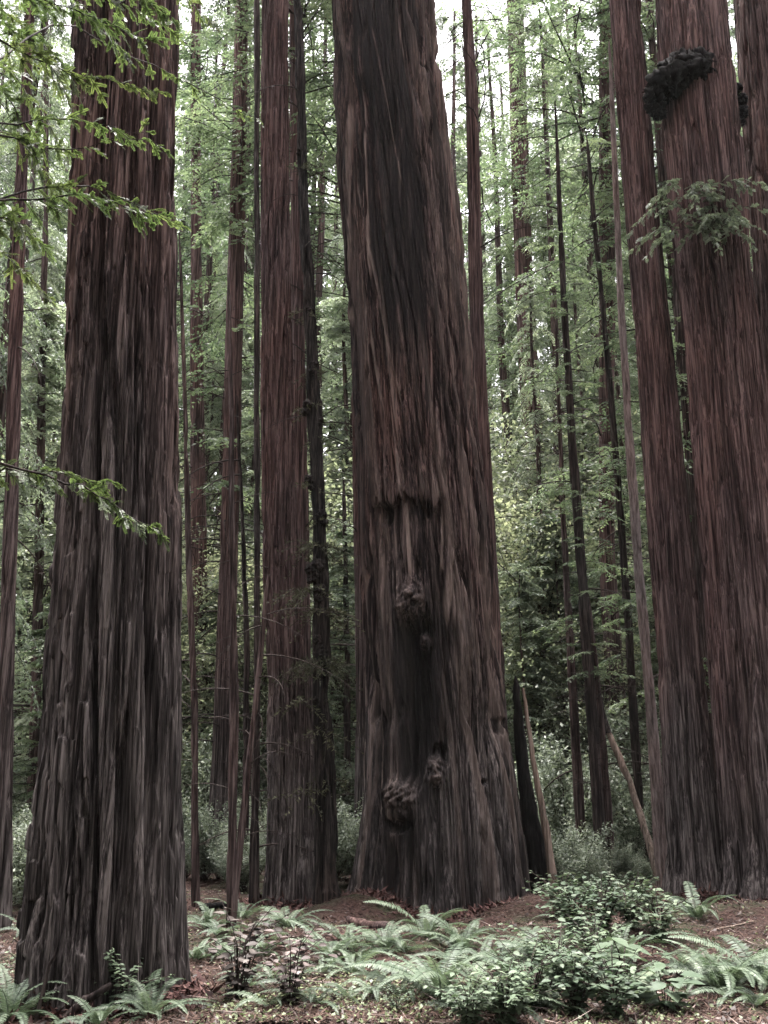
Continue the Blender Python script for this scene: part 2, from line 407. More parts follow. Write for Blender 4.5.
# --- the great leaning redwood in the middle
def feat_main(D, A, U, V, fc, PH, ZZ, cx, sy):
    fr = fc > -.1
    n = noise(cx * 9, sy * 9, ZZ * .9, 201); nf = noise(cx * 26, sy * 26, ZZ * 2.2, 202); ns = noise(cx * 16, sy * 16, ZZ * .35, 203)
    axis = np.interp(V, [0, 340, 600, 900], [383, 410, 430, 440])
    ch_shade = np.zeros_like(D); tn = np.zeros_like(D)
    # smooth burnt face high on the stem
    q = (U + 14 * n + 10 * ns - np.interp(V, [-40, 120, 330, 430], [378, 383, 400, 405])) / np.interp(V, [-40, 200, 430], [34, 32, 15])
    m1 = sstep(1.15, .6, np.abs(q)) * sstep(430, 330, V + 40 * ns)
    ch_shade = np.maximum(ch_shade, .85 * m1); D = D * (1 - .3 * m1) - .04 * m1
    ch_shade = np.maximum(ch_shade, .6 * sstep(.72, .95, -np.sin(PH)) * sstep(620, 430, V))  # darker fringe down the left edge
    # ragged lip where the bark breaks off
    lip = 512 + 7 * nf + 8 * n + 9 * noise(cx * 44, sy * 44, 0, 207) + 10 * sstep(370, 440, U)
    mx = sstep(366, 378, U) * sstep(446, 434, U)
    below = sstep(lip - 1.5, lip + 1.5, V) * mx
    D = D + mx * ((.045 + .03 * ns) * np.exp(-((V - lip + 6) / 20.0) ** 2) * (V < lip) - .10 * below * np.exp(-np.maximum(V - lip, 0) / 55.0))
    tn = np.maximum(tn, .35 * mx * np.exp(-((V - lip + 10) / 16.0) ** 2) * sstep(-.1, .35, nf + ns))
    ch_shade = np.maximum(ch_shade, .5 * below * sstep(640, 520, V) * sstep(.15, -.2, ns))  # shadow in the recess under the lip, painted into the colour
    # pale strips of fibre
    for (u0, v0, u1, v1, w_, h_, tv) in ((404, 508, 408, 582, 2.6, .05, .8), (441, 520, 440, 585, 2.0, .05, .7), (396, 470, 400, 512, 2.0, .03, .6), (417, 470, 419, 505, 2.0, .03, .6), (430, 475, 432, 515, 1.6, .03, .55), (448, 560, 436, 750, 4.2, .06, .75), (380, 560, 388, 700, 2.6, .04, .6), (459, 590, 470, 740, 3.0, .04, .55), (362, 120, 372, 300, 1.6, .03, .7), (345, 120, 352, 330, 1.5, .03, .75), (366, 330, 382, 430, 1.5, .03, .7), (370, 540, 385, 690, 3, .04, .35),
                                         (418, 0, 470, 420, 4, .05, .45), (428, 0, 482, 470, 3, .05, .5), (400, 60, 445, 330, 2, .03, .4), (452, 420, 476, 700, 3, .05, .35), (470, 440, 492, 650, 3, .04, .35), (374, 640, 388, 730, 2.2, .05, .6), (462, 640, 470, 760, 5, .05, .4), (356, 200, 398, 420, 1.4, .025, .6), (372, 60, 402, 215, 1.3, .025, .45)):
        uc = u0 + (u1 - u0) * (V - v0) / (v1 - v0) + 1.2 * noise(V / 70., u0, 0, 31)
        g = sstep(w_ * .95, w_ * .4, np.abs(U - uc)) * sstep(v0 - 8, v0 + 12, V + 10 * n) * sstep(v1 + 8, v1 - 10, V + 14 * n) * fr
        D = D + g * h_ * (.7 + .5 * n); tn = np.maximum(tn, tv * g * (.6 + .5 * nf)); ch_shade = ch_shade * (1 - .8 * g)
    nr = noise(cx * 17, sy * 17, ZZ * .30, 211); nr2 = noise(cx * 30, sy * 30, ZZ * .4, 212)
    rg = sstep(.42, .66, nr + .35 * nr2) * fr
    D = D + .026 * rg; tn = np.maximum(tn, .42 * rg * sstep(.15, .6, np.abs(np.sin(PH) - .05)) * sstep(-.3, .3, noise(cx * 3, sy * 3, ZZ * .5, 213)))
    bd = sstep(.05, .5, noise(cx / .10, sy / .10, ZZ * .16, 215) + .3 * nr2) * fr
    tn = np.maximum(tn, .30 * bd * sstep(.0, .4, np.abs(np.sin(PH) + .12)))
    ch_shade = np.maximum(ch_shade, .55 * sstep(.1, .5, noise(cx / .13, sy / .13, ZZ * .13, 219)) * (1 - bd))
    # burnt hollow
    uc = np.interp(V, [600, 640, 700, 770, 800], [410, 418, 418, 412, 408])
    hw = np.interp(V, [596, 640, 690, 760, 800], [6, 17, 15, 17, 5]) * (1 + .5 * n)
    cav = sstep(1.15, .55, np.abs(U - uc) / hw) * sstep(598, 640, V) * sstep(806, 770, V)
    D = D - .22 * cav; ch_shade = np.maximum(ch_shade, .95 * cav)
    ch_shade = np.maximum(ch_shade, .88 * sstep(2.0, 1.1, np.abs(U - uc + 9 * n + 7 * ns) / (hw + 5)) * sstep(590, 640, V) * sstep(905, 830, V))
    # a notch beside it and a few small holes, sunk and coloured dark
    for (u0, v0, a_, b_, d_) in ((437, 758, 8, 12, .14), (481, 781, 6, 3.5, .10), (372, 700, 5, 22, .08), (383, 528, 6, 10, .12), (426, 524, 4, 9, .09), (424, 96, 3.5, 3, .05), (500, 727, 5, 9, .08), (398, 824, 13, 7, .16), (388, 870, 8, 40, .07)):
        g = sstep(1.25, .6, np.hypot((U - u0 + 2 * nf * 3) / a_, (V - v0 + 3 * n) / b_)) * fr
        D = D - d_ * g; ch_shade = np.maximum(ch_shade, .9 * g)
    # burls
    for (u0, v0, a_, b_, h_) in ((409, 614, 17, 26, .11), (400, 797, 19, 20, .12), (432, 772, 13, 17, .045), (421, 650, 9, 10, .03)):
        d = np.hypot((U - u0) / a_, (V - v0) / b_); g = sstep(1.25, .2, d) * fr
        sw = noise(U / 5. + 2 * np.sin(V / 9.), V / 6., 0, 77); s2 = noise(U / 2.4, V / 3.2, 0, 78)
        D = D * (1 - .8 * g) + g * (h_ + .05 * sw + .05 * s2 + .03 * noise(U / 1.5, V / 3.0, 0, 79)); ch_shade = np.maximum(ch_shade * (1 - .5 * g), .45 * g); tn = np.maximum(tn, .35 * g * sstep(.1, .5, sw))
    # blackened foot
    ch_shade = np.maximum(ch_shade, .62 * sstep(800, 890, V + 40 * ns) * sstep(-.2, .3, ns + n * .4))
    ch_shade = np.maximum(ch_shade, .8 * sstep(494, 516, U + 8 * n) * sstep(740, 860, V) * fr)
    A['char_shade'] = np.clip(ch_shade, 0, 1); A['tan'] = np.clip(tn, 0, 1)
    return D, A

P_MAIN = [(-40, 327, 431), (0, 330, 435), (100, 333, 442), (150, 336, 448), (200, 340, 453), (270, 345, 460), (340, 351, 468), (440, 356, 477), (500, 360, 485), (560, 361, 493), (600, 362, 497), (680, 365, 503), (740, 366, 511), (800, 363, 520), (850, 357, 527), (885, 352, 532), (915, 346, 536)]
Y_MAIN = depth_at(912) + 1.0
def main_tree():
    b = base_of(P_MAIN, Y_MAIN)
    t = thing('redwood_tree', 'massive leaning redwood in the centre with burnt hollow, knobbly burls and torn bark', 'tree', b, 0, 'great redwood trunks')
    me = trunk(P_MAIN, Y_MAIN, 900, 1.0, M_MAIN, b, seed=3, feature=feat_main, grey_z=(1.2, 4.2), flute=.05, twist=.04, dep=(.085, .055, .036, .018), scales=(.42, .14, .060, .028), zstretch=(12, 16, 22, 26), plates=.12)
    mesh_obj('trunk', me, t)
main_tree()

def feat_left(D, A, U, V, fc, PH, ZZ, cx, sy):
    n = noise(cx * 9, sy * 9, ZZ * .9, 301); ns = noise(cx * 20, sy * 20, ZZ * .4, 303)
    seam = np.interp(V, [-40, 0, 300, 520, 700, 1000], [112, 113, 112, 110, 112, 118]) + 2.5 * noise(V / 60., 1, 0, 5)
    for off, w_, d_ in ((0, 4.6, .15), (31, 3.4, .06), (-24, 2.5, .04), (49, 2.5, .06)):
        g = sstep(w_ * 1.4, w_ * .3, np.abs(U - seam - off - 3 * ns)) * (fc > 0)
        D = D - d_ * g
    # deep cleft at the foot on the right
    g = sstep(8, 3, np.abs(U - np.interp(V, [700, 860, 1000], [142, 140, 130]) + 4 * n)) * sstep(690, 800, V) * (fc > 0)
    D = D - .20 * g
    # left half carries short flaky plates
    lf = (U < seam) * (fc > -.2)
    fl = noise(cx * 15, sy * 15, ZZ * 3.2, 310)
    D = D + lf * .028 * (sstep(0, .12, fl) - .5)
    return D, A
P_LEFT = [(-40, 78, 176), (0, 77, 176), (150, 73, 176), (300, 68, 177), (420, 63, 178), (520, 59, 178), (600, 53, 178), (680, 47, 178.5), (760, 39, 179), (864, 28, 180), (930, 20, 181), (980, 15, 183), (1012, 10, 186)]
Y_LEFT = depth_at(1008) + .55
def left_tree():
    b = base_of(P_LEFT, Y_LEFT)
    t = thing('redwood_tree', 'wide grey-brown redwood trunk at left with a seam down its flaky bark', 'tree', b, 0, 'great redwood trunks')
    me = trunk(P_LEFT, Y_LEFT, 820, 1.0, M_BIG, b, seed=8, feature=feat_left, grey_z=(2.2, 5.2), flute=.06, dep=(.055, .04, .024, .010), scales=(.30, .125, .05, .021), zstretch=(18, 20, 20, 20), plates=.2)
    mesh_obj('trunk', me, t)
    return t
LEFT_TREE = left_tree()

P_R5 = [(-40, 606, 637), (0, 609, 640), (200, 625, 657), (340, 636, 671), (500, 646, 687), (600, 653, 697), (680, 659, 704), (780, 664, 714), (860, 667, 724), (900, 664, 733)]
P_R6 = [(-40, 655, 719), (0, 657, 724), (100, 661, 735), (200, 670, 745), (340, 686, 758), (500, 699, 776), (600, 707, 788), (680, 712, 798), (780, 717, 810), (860, 722, 824), (908, 716, 836)]
P_R7 = [(-40, 733, 800), (0, 736, 805), (130, 745, 816), (300, 758, 830), (400, 767, 840), (600, 785, 862), (800, 803, 884), (895, 805, 900)]
def right_trees():
    Y5 = depth_at(898) + .35
    b = base_of(P_R5, Y5); t = thing('redwood_tree', 'slim straight reddish redwood trunk right of centre, left of the burled trunk', 'tree', b, 0, 'great redwood trunks')
    mesh_obj('trunk', trunk(P_R5, Y5, 300, 1.5, M_RED, b, seed=14, grey_z=(.8, 3.0), dep=(.03, .026, .014), scales=(.20, .085, .04), zstretch=(14, 14, 16), plates=.3), t)
    Y6 = depth_at(905) + .6
    b = base_of(P_R6, Y6); t6 = thing('redwood_tree', 'broad redwood trunk at right with a black burl near the top of the frame', 'tree', b, 0, 'great redwood trunks')
    mesh_obj('trunk', trunk(P_R6, Y6, 520, 1.2, M_RED, b, seed=21, grey_z=(.6, 3.2), flute=.05, dep=(.045, .034, .018), scales=(.26, .10, .045), zstretch=(13, 13, 16), plates=.35), t6)
    Y7 = depth_at(895) + .6
    b = base_of(P_R7, Y7); t7 = thing('redwood_tree', 'redwood trunk cut off by the right edge of the frame, seen near the top', 'tree', b, 0, 'great redwood trunks')
    mesh_obj('trunk', trunk(P_R7, Y7, 300, 2, M_RED, b, seed=27, grey_z=(.6, 3.2), dep=(.045, .034, .018), scales=(.26, .10, .045), zstretch=(13, 13, 16), plates=.35), t7)
    return t6, Y6, t7
T6, Y6, T7 = right_trees()

# --- burls on the right-hand redwood: lumpy black growths
def burl(parent, blobs, Y, seed, name='burl', mat=None):
    g = Geo(); rnd = random.Random(seed)
    for (u, v, rp, dy) in blobs:
        c = at(u, v, Y + dy); s = depth_scale(v, Y); R = rp * s
        nu, nv = 44, 30
        th = np.linspace(0, 2 * PI, nu, endpoint=False); p2 = np.linspace(.02, PI - .02, nv)
        T, P = np.meshgrid(th, p2)
        d = np.stack([np.cos(T) * np.sin(P), np.sin(T) * np.sin(P), np.cos(P)], -1)
        ss = rnd.randint(0, 99)
        rr = R * (1 + .28 * noise(d[..., 0] * 2.4, d[..., 1] * 2.4, d[..., 2] * 2.4, ss) + .20 * noise(d[..., 0] * 7, d[..., 1] * 7, d[..., 2] * 5, ss + 1) + .12 * noise(d[..., 0] * 15, d[..., 1] * 15, d[..., 2] * 9, ss + 2))
        V = d * rr[..., None] + np.array(c - parent.location)
        i = np.arange(nu * nv).reshape(nv, nu); j = np.roll(i, -1, 1)
        g.add(V, np.stack([i[:-1], i[1:], j[1:], j[:-1]], -1))
        # shaggy shreds of bark
        k = rnd.randint(50, 70)
        dd = unit(np.random.RandomState(ss).normal(size=(k, 3)))
        S = unit(np.cross(dd, np.random.RandomState(ss + 1).normal(size=(k, 3))))
        g.leaves(dd * R * .9 + np.array(c - parent.location), unit(dd + np.array([0, 0, -.6])), S, R * .45, R * .12)
    return mesh_obj(name, g.mesh(name, mat or M_CHAR), parent)
burl(T6, [(698, 67, 15, -.5), (687, 72, 17, -.52), (674, 77, 17, -.5), (664, 85, 15, -.42), (657, 95, 12, -.34), (655, 105, 9, -.28), (659, 114, 7, -.26), (706, 75, 11, -.42), (680, 62, 11, -.5)], Y6, 5)
burl(T6, [(741, 100, 6, -.1), (742, 112, 6, -.1), (740, 122, 5, -.1), (737, 88, 5, -.1)], Y6, 9)

# ------------------------------------------------------------------ conifer crowns (leaf sprays on limbs)
def crown_geo(H, h0, R, nb, nt_, nl, seed, leaf=(.11, .040), droop=.35, rise=.15, shape=.8, bare=12, limb=True, geo=None, off=(0, 0, 0), gapn=.25, tone=0., clump=1.0):
    rs = np.random.RandomState(seed); g = geo or Geo(); off = np.array(off, float)
    u = np.sort(rs.rand(nb)) ** .9
    z = h0 + (H - h0) * u
    az = rs.rand(nb) * 2 * PI
    keep = noise(np.cos(az) * 1.3, np.sin(az) * 1.3, z * .5, seed) > -gapn
    z, az, u = z[keep], az[keep], u[keep]; nb = len(z)
    ln = R * (1 - shape * u) * rs.uniform(.5, 1.15, nb) * np.minimum(1, .45 + u * 6)
    rise_ = rise + rs.normal(0, .12, nb); dr = droop * rs.uniform(.6, 1.5, nb)
    bend = rs.normal(0, .25, nb)
    def pt(t):                                                    # t: nb x m
        a = az[:, None] + bend[:, None] * t
        h = ln[:, None] * t
        return np.stack([np.cos(a) * h, np.sin(a) * h, z[:, None] + ln[:, None] * (rise_[:, None] * t - dr[:, None] * t * t)], -1)
    if limb:
        tt = np.linspace(0, 1, 6)[None] * np.ones((nb, 1)); PP = pt(tt)
        for i in range(nb):
            r0 = .007 + ln[i] * .0055
            g.tube([tuple(p + off) for p in PP[i]], [r0 * (1 - .85 * k / 5) for k in range(6)], 1, 4)
        for i in range(bare):                                     # dead limbs without leaves, curved
            zz = h0 * rs.uniform(.35, 1.25); a = rs.rand() * 2 * PI; l = R * rs.uniform(.3, .8); cb = rs.normal(0, .5); rz = rs.uniform(-.1, .5); dz = rs.uniform(.1, .7)
            pts = [tuple(np.array([math.cos(a + cb * t) * l * t, math.sin(a + cb * t) * l * t, zz + l * (rz * t - dz * t * t)]) + off) for t in (0, .2, .4, .6, .8, 1)]
            g.tube(pts, [.016, .013, .011, .008, .006, .003], 1, 4)
    t = .12 + .88 * (np.arange(nt_)[None] + rs.rand(nb, nt_)) / nt_
    P0 = pt(t); P1 = pt(t + .03)
    T = unit(P1 - P0)
    S = unit(np.cross(T, np.array([0, 0, 1.0])))
    side = np.where((np.arange(nt_)[None] % 2) == 0, 1., -1.) * np.ones((nb, 1))
    ang = rs.uniform(.65, 1.15, (nb, nt_))
    tl = (.10 + ln[:, None] * .30 * (1 - .65 * t)) * rs.uniform(.5, 1.2, (nb, nt_)) * clump
    td = unit(T * np.cos(ang)[..., None] + S * (side * np.sin(ang))[..., None] + np.array([0, 0, -1.]) * rs.uniform(.0, .45, (nb, nt_))[..., None])
    q = (np.arange(nl) + .5) / nl
    q = q[None, None] * np.ones((nb, nt_, 1)) + rs.normal(0, .03, (nb, nt_, nl))
    LP = P0[:, :, None] + td[:, :, None] * (tl[..., None] * q)[..., None] + np.array([0, 0, -1.]) * (.18 * tl[..., None] * q * q)[..., None]
    ls = np.where(np.arange(nl) % 2 == 0, 1., -1.)
    tS = unit(np.cross(td, np.array([0, 0, 1.])))
    la = rs.uniform(.5, 1.1, (nb, nt_, nl))
    LD = unit(td[:, :, None] * np.cos(la)[..., None] + tS[:, :, None] * (np.sin(la) * ls)[..., None] + rs.normal(0, .16, (nb, nt_, nl, 3)) + np.array([0, 0, -.12]))
    LS = unit(np.cross(LD, np.array([0, 0, 1.]) + rs.normal(0, .6, (nb, nt_, nl, 3))))
    LL = leaf[0] * (1.15 - .6 * q) * rs.uniform(.6, 1.35, q.shape)
    tint = np.clip(.45 + tone + .22 * rs.normal(size=(nb, 1, 1)) + .16 * rs.normal(size=(nb, nt_, 1)) + .10 * rs.normal(size=q.shape), 0, 1)
    N = q.size
    g.leaves(LP.reshape(N, 3) + off, LD.reshape(N, 3), LS.reshape(N, 3), LL.reshape(N), np.full(N, leaf[1]) * rs.uniform(.7, 1.4, N), 0, tint.reshape(N))
    return g

CROWNS = []      # (mesh, height, radius)
for i, (H, h0, R, nb, nt_, nl, kw, mm) in enumerate([
        (25, 2.5, 3.4, 230, 20, 12, dict(droop=.40, rise=.20, shape=.55), M_CONIF),
        (18, 2.0, 3.2, 210, 20, 12, dict(droop=.50, rise=.30, shape=.55, bare=26), M_CONIF2),
        (26, 6.0, 2.4, 130, 18, 11, dict(droop=.25, rise=.05, shape=.5, gapn=.05, bare=40), M_CONIF),
        (12, .8, 2.7, 190, 20, 12, dict(droop=.35, rise=.15, shape=.65), M_CONIF2),
        (8, .4, 2.0, 120, 18, 12, dict(droop=.30, rise=.15, shape=.75), M_CONIF),
        (26, 11.0, 3.4, 140, 22, 12, dict(droop=.5, rise=.25, shape=.4, bare=34), M_CONIF)]):
    CROWNS.append((crown_geo(H, h0, R, nb, nt_, nl, 100 + i, **kw).mesh('crown', [mm, M_TWIG]), H, R))

def broad_geo(H, R, n, seed):
    rs = np.random.RandomState(seed); g = Geo()
    nc = 46
    cz = rs.uniform(.3, 1, nc) * H; ca = rs.rand(nc) * 2 * PI; cr = R * np.sqrt(rs.rand(nc)) * (1.15 - .6 * cz / H)
    cc = np.stack([np.cos(ca) * cr, np.sin(ca) * cr, cz], -1)
    for i in range(nc):
        b = np.array([0, 0, cz[i] * rs.uniform(.45, .8)]); m = (b + cc[i]) / 2 + np.array([0, 0, .25])
        g.tube([tuple(b), tuple(m), tuple(cc[i])], [.03, .018, .006], 1, 4)
        k = n // nc
        d = rs.normal(size=(k, 3)) * np.array([.55, .55, .28]) * R * .42
        tint = np.clip(.5 + .25 * rs.normal() + .15 * rs.normal(size=k), 0, 1)
        D = unit(rs.normal(size=(k, 3)) * np.array([1, 1, .7]) + np.array([0, 0, -.3])); S = unit(np.cross(D, np.array([0, -.35, 1.]) + .55 * rs.normal(size=(k, 3))))
        g.leaves(cc[i] + d, D, S, rs.uniform(.08, .16, k), rs.uniform(.045, .08, k), 0, tint)
    return g
BROADS = [(broad_geo(9, 2.6, 11000, 300 + i).mesh('crown', [M_BROAD, M_TWIG]), 9, 2.4) for i in range(2)]

def tree_line(rows, Y): return [(v, u - w_ / 2, u + w_ / 2) for (v, u, w_) in rows]

def thin_tree(label, rows, Y, mat, crown=None, scale=1.0, seed=1, rot=0., name='redwood_tree', group='slender trunks of the wood behind', zoff=0., nA=30, step=4, crown_scale=None, amp=.5, cat='tree', ztop=None):
    prof = tree_line(rows, Y); b = base_of(prof, Y)
    t = thing(name, label, cat, b, 0, group)
    mesh_obj('trunk', trunk(prof, Y, nA, step, mat, b, seed=seed, amp=amp, dep=(.03, .02, .01), scales=(.16, .07, .04), front=False, foot=.25, ztop=ztop), t)
    add_limbs(t, rows, Y, seed, 12 if Y < 20 else 7, (.7 if Y < 14 else .95) if Y < 20 else 1.4)
    if crown is not None:
        me, H, R = crown
        c = mesh_obj('crown', me, t)
        p0 = at(rows[-1][1], rows[-1][0], Y); p1 = at(rows[0][1], rows[0][0], Y)
        ax = (p1 - p0).normalized(); 
        c.rotation_euler = ax.to_track_quat('Z', 'Y').to_euler()
        c.rotation_euler.rotate_axis('Z', rot)
        s = crown_scale or (scale, scale, scale); c.scale = s
        c.location = (0, 0, zoff)
    return t

LIMBS = []
def limb_mesh(seed):
    r = np.random.RandomState(seed); g = Geo(); L = r.uniform(.7, 1.5); rz, dz, cb = r.uniform(-.1, .45), r.uniform(.2, .8), r.normal(0, .5)
    f = lambda t: np.array([math.cos(cb * t) * L * t, math.sin(cb * t) * L * t, L * (rz * t - dz * t * t)])
    g.tube([tuple(f(t)) for t in np.linspace(0, 1, 8)], list(np.linspace(.016, .003, 8)), 0, 5)
    for t in r.uniform(.25, .95, 7):
        p = f(t); d = unit(f(min(1, t + .05)) - f(t - .05) + .8 * r.normal(size=3)); l = L * r.uniform(.12, .4) * (1.2 - t)
        g.tube([tuple(p), tuple(p + d * l * .5 + np.array([0, 0, -.03])), tuple(p + d * l + np.array([0, 0, -.14 * l]))], [.006, .004, .0015], 0, 4)
    return g.mesh('limb', M_TWIG)
LIMBS = [limb_mesh(40 + i) for i in range(7)]
def add_limbs(t, rows, Y, seed, n, size=1.0):
    r = random.Random(seed)
    vs = [a[0] for a in rows]; us = [a[1] for a in rows]
    lo, hi = max(min(vs), -20), max(vs)
    for i in range(n):
        v = lo + (hi - lo) * (.02 + .8 * (i + r.random()) / n); u = float(np.interp(v, vs, us))
        o = mesh_obj('limb', LIMBS[r.randrange(7)], t, at(u, v, Y) - t.location)
        o.rotation_euler = (r.uniform(-.2, .2), r.uniform(-.5, .3), r.choice([0, PI]) + r.uniform(-.9, .9)); k = size * r.uniform(.4, 1.2); o.scale = (k, k, k)

# ------------------------------------------------------------------ trees one can point at (rows run from the top down)
T_A = [(-40, 261 + 13, 26), (0, 275, 26), (200, 275, 29), (340, 276.5, 31), (500, 279, 34), (600, 283, 37), (680, 287, 40), (780, 291, 46), (860, 292, 52), (912, 292, 62)]
def left_pair():
    Y = depth_at(908) + .3
    prof = tree_line(T_A, Y); b = base_of(prof, Y)
    t = thing('redwood_tree', 'straight ribbed redwood between the left trunk and the central one, front of a close pair', 'tree', b, 0, 'great redwood trunks')
    mesh_obj('trunk', trunk(prof, Y, 260, 1.5, M_RED, b, seed=33, grey_z=(.6, 2.8), dep=(.03, .022, .01), scales=(.15, .07, .03), zstretch=(16, 14, 9)), t)
left_pair()
thin_tree('reddish redwood stem tucked close behind the straight ribbed one left of centre', [(-40, 296, 15), (0, 296, 15), (340, 298, 15), (640, 302, 18), (870, 309, 24)], depth_at(895) + 1.4, M_RED, CROWNS[5], .9, 35, .4, zoff=4, nA=60, step=3)
def mossy():
    rows = [(-40, 296, 7), (0, 298, 8), (200, 303, 10), (340, 312, 13), (500, 318, 15), (680, 322, 17), (780, 325, 20), (860, 326, 24), (893, 326, 30)]
    Y = depth_at(908) - .6
    t = thin_tree('thin dark stem studded with mossy tufts, standing against the ribbed redwood', rows, Y, M_BLACKB, None, 1, 37, nA=60, step=2, amp=1.3)
    rs = random.Random(4)
    for (u, v, rp) in ((300, 150, 4), (309, 310, 5), (314, 365, 6), (308, 405, 7), (309, 480, 7), (321, 515, 7), (321, 420, 4), (312, 570, 9), (318, 565, 9), (320, 590, 8), (319, 640, 8), (322, 655, 9), (318, 700, 6)):
        burl(t, [(u, v, rp * .72, -.06), (u + rs.uniform(-3, 3), v + rp, rp * .5, -.08)], Y, rs.randint(0, 999), 'knot', M_BLACKB)
    # whiskers of foliage low on the stem
    for (u, v, sd) in ((308, 590, 1), (322, 610, 2), (312, 660, 3), (300, 700, 4), (322, 730, 5), (306, 790, 6), (303, 170, 7), (309, 312, 8), (310, 372, 9), (308, 408, 10), (316, 440, 11), (312, 485, 12), (321, 520, 13), (316, 545, 2), (324, 660, 3), (330, 780, 14)):
        g = Geo(); r2 = np.random.RandomState(sd)
        c = np.array(at(u, v, Y) - t.location)
        for k in range(34 if sd < 4 else 10):
            a = r2.rand() * 2 * PI; l = r2.uniform(.25, .6) * (1 if sd < 7 else .55)
            d = np.array([math.cos(a), math.sin(a), r2.uniform(-.5, .3)]); d /= np.linalg.norm(d)
            pts = [tuple(c + d * l * q + np.array([0, 0, -.4 * l * q * q])) for q in (0, .35, .7, 1)]
            g.tube(pts, [.005, .004, .003, .002], 1, 4)
            m = 22; q = r2.rand(m) ** .7
            P = c + d * (l * q)[:, None] + np.array([0, 0, -.4]) * (l * q * q)[:, None]
            D = unit(d + .9 * r2.normal(size=(m, 3))); S = unit(np.cross(D, r2.normal(size=(m, 3))))
            g.leaves(P, D, S, r2.uniform(.04, .09, m), .014, 0, np.clip(.5 + .25 * r2.normal(size=m), 0, 1))
        mesh_obj('spray', g.mesh('spray', [M_MOSS, M_TWIG]), t)
mossy()
thin_tree('slender rough-barked redwood emerging from behind the central trunk on its right', [(-40, 464, 8), (0, 466, 10), (100, 472, 12), (340, 477, 15), (450, 483, 15), (600, 492, 16), (880, 506, 22)], depth_at(893) + 1.5, M_RED, CROWNS[5], 1., 41, 1.2, zoff=9)
thin_tree('dark slim trunk with many bare curved branches, right of the central tree', [(120, 556, 3), (220, 560, 5), (340, 566, 7), (450, 573, 9), (550, 580, 10), (680, 589, 11), (800, 598, 12), (886, 603, 16)], depth_at(884), M_DARKB, CROWNS[2], .45, 43, .3, zoff=.5)
thin_tree('dark whip-thin stem just left of the pale slender trunk', [(150, 588, 3), (220, 594, 5), (340, 606, 6), (480, 618, 7), (650, 630, 8), (875, 643, 10)], depth_at(876), M_DARKB, CROWNS[2], .5, 44, 2.3, zoff=.5)
thin_tree('pale pinkish-grey slender trunk rising at a lean beside the slim redwood', [(60, 610, 4), (100, 612, 5), (300, 621, 7), (400, 627, 8), (550, 637, 10), (680, 648, 11), (780, 656, 12), (886, 664, 15)], depth_at(886), M_PALEB, None, 1, 45)
thin_tree('straight dark stem standing left of the bare-branched slim trunk, one step behind', [(330, 556, 3), (500, 562, 6), (640, 570, 8), (760, 577, 10), (876, 583, 12)], depth_at(878), M_THIN, None, .9, 46, 1.)
thin_tree('short brown stem under the leaning dead pole, right of the bare-branched trunk', [(560, 583, 4), (680, 596, 8), (780, 605, 10), (884, 611, 13)], depth_at(882), M_THIN, None, 1, 47, ztop=6)
thin_tree('broad dim redwood trunk far back between central tree and bare-branched trunk', [(-40, 514, 16), (60, 517, 17), (280, 524, 18), (500, 536, 22), (700, 548, 26), (845, 557, 32)], depth_at(842), M_RED, CROWNS[2], 1.1, 48, .8, nA=60, zoff=5)
thin_tree('reddish distant trunk low behind the leaning dead pole', [(560, 607, 16), (700, 616, 20), (868, 622, 30)], depth_at(860), M_RED, CROWNS[5], 1.2, 49, .1)
thin_tree('brown trunk at the far left edge of the frame, partly cut off', [(-40, 32, 9), (100, 26, 10), (200, 20, 12), (340, 15, 13), (480, 12, 13), (640, 7, 15), (800, 4, 16), (934, 2, 20)], depth_at(932), M_RED, None, .7, 51, 2., nA=48, step=3)
thin_tree('dim slender trunk showing between the far left trunk and wide left redwood', [(200, 46, 5), (380, 42, 8), (560, 39, 9), (700, 36, 11), (880, 32, 14)], depth_at(872), M_THIN, CROWNS[3], 1., 52, .5)
thin_tree('thin bare pole nearest the right side of the wide left redwood', [(260, 180, 3), (340, 183, 4), (560, 189, 6), (700, 194, 7), (800, 195, 8), (912, 196, 9)], depth_at(910), M_THIN, None, 1, 53, step=3)
thin_tree('tall brown trunk mid-gap between the wide left redwood and the ribbed redwood', [(-40, 243, 12), (0, 242, 13), (150, 239, 15), (300, 235, 17), (480, 231, 18), (640, 226, 19), (760, 222, 20), (880, 216, 24)], depth_at(873), M_RED, CROWNS[2], 1.1, 54, 1., nA=48)
thin_tree('slim reddish pole rooted among ferns in front of the tall brown trunk', [(300, 229, 4), (450, 232, 6), (600, 233, 8), (700, 234, 9), (800, 233, 10), (938, 231, 12)], depth_at(936), M_THIN, None, 1, 55, step=3, ztop=9)
thin_tree('narrow dark stem close right of the slim reddish pole', [(420, 238, 3), (540, 243, 5), (650, 247, 6), (780, 246, 7), (895, 243, 8)], depth_at(893), M_DARKB, None, 1, 56, ztop=8)
thin_tree('pole leaning right as it rises, crossing behind the ribbed redwood', [(560, 270, 4), (640, 262, 5), (720, 254, 6), (820, 243, 8), (925, 233, 9)], depth_at(922), M_THIN, None, 1, 57, ztop=7, step=3)
thin_tree('blackish short trunk at the left foot of the ribbed redwood', [(700, 257, 6), (800, 255, 9), (912, 254, 11)], depth_at(908), M_DARKB, None, 1, 58, ztop=3.8, step=3)
thin_tree('reddish far trunk half hidden along the left side of the central tree', [(440, 356, 8), (560, 359, 10), (700, 362, 12), (880, 362, 18)], depth_at(872), M_RED, CROWNS[5], 1.1, 59, 1.9)
thin_tree('thin distant pole in the gap between mossy stem and central tree', [(500, 344, 4), (650, 347, 6), (870, 347, 10)], depth_at(866), M_DARKB, CROWNS[3], .6, 60, .9)
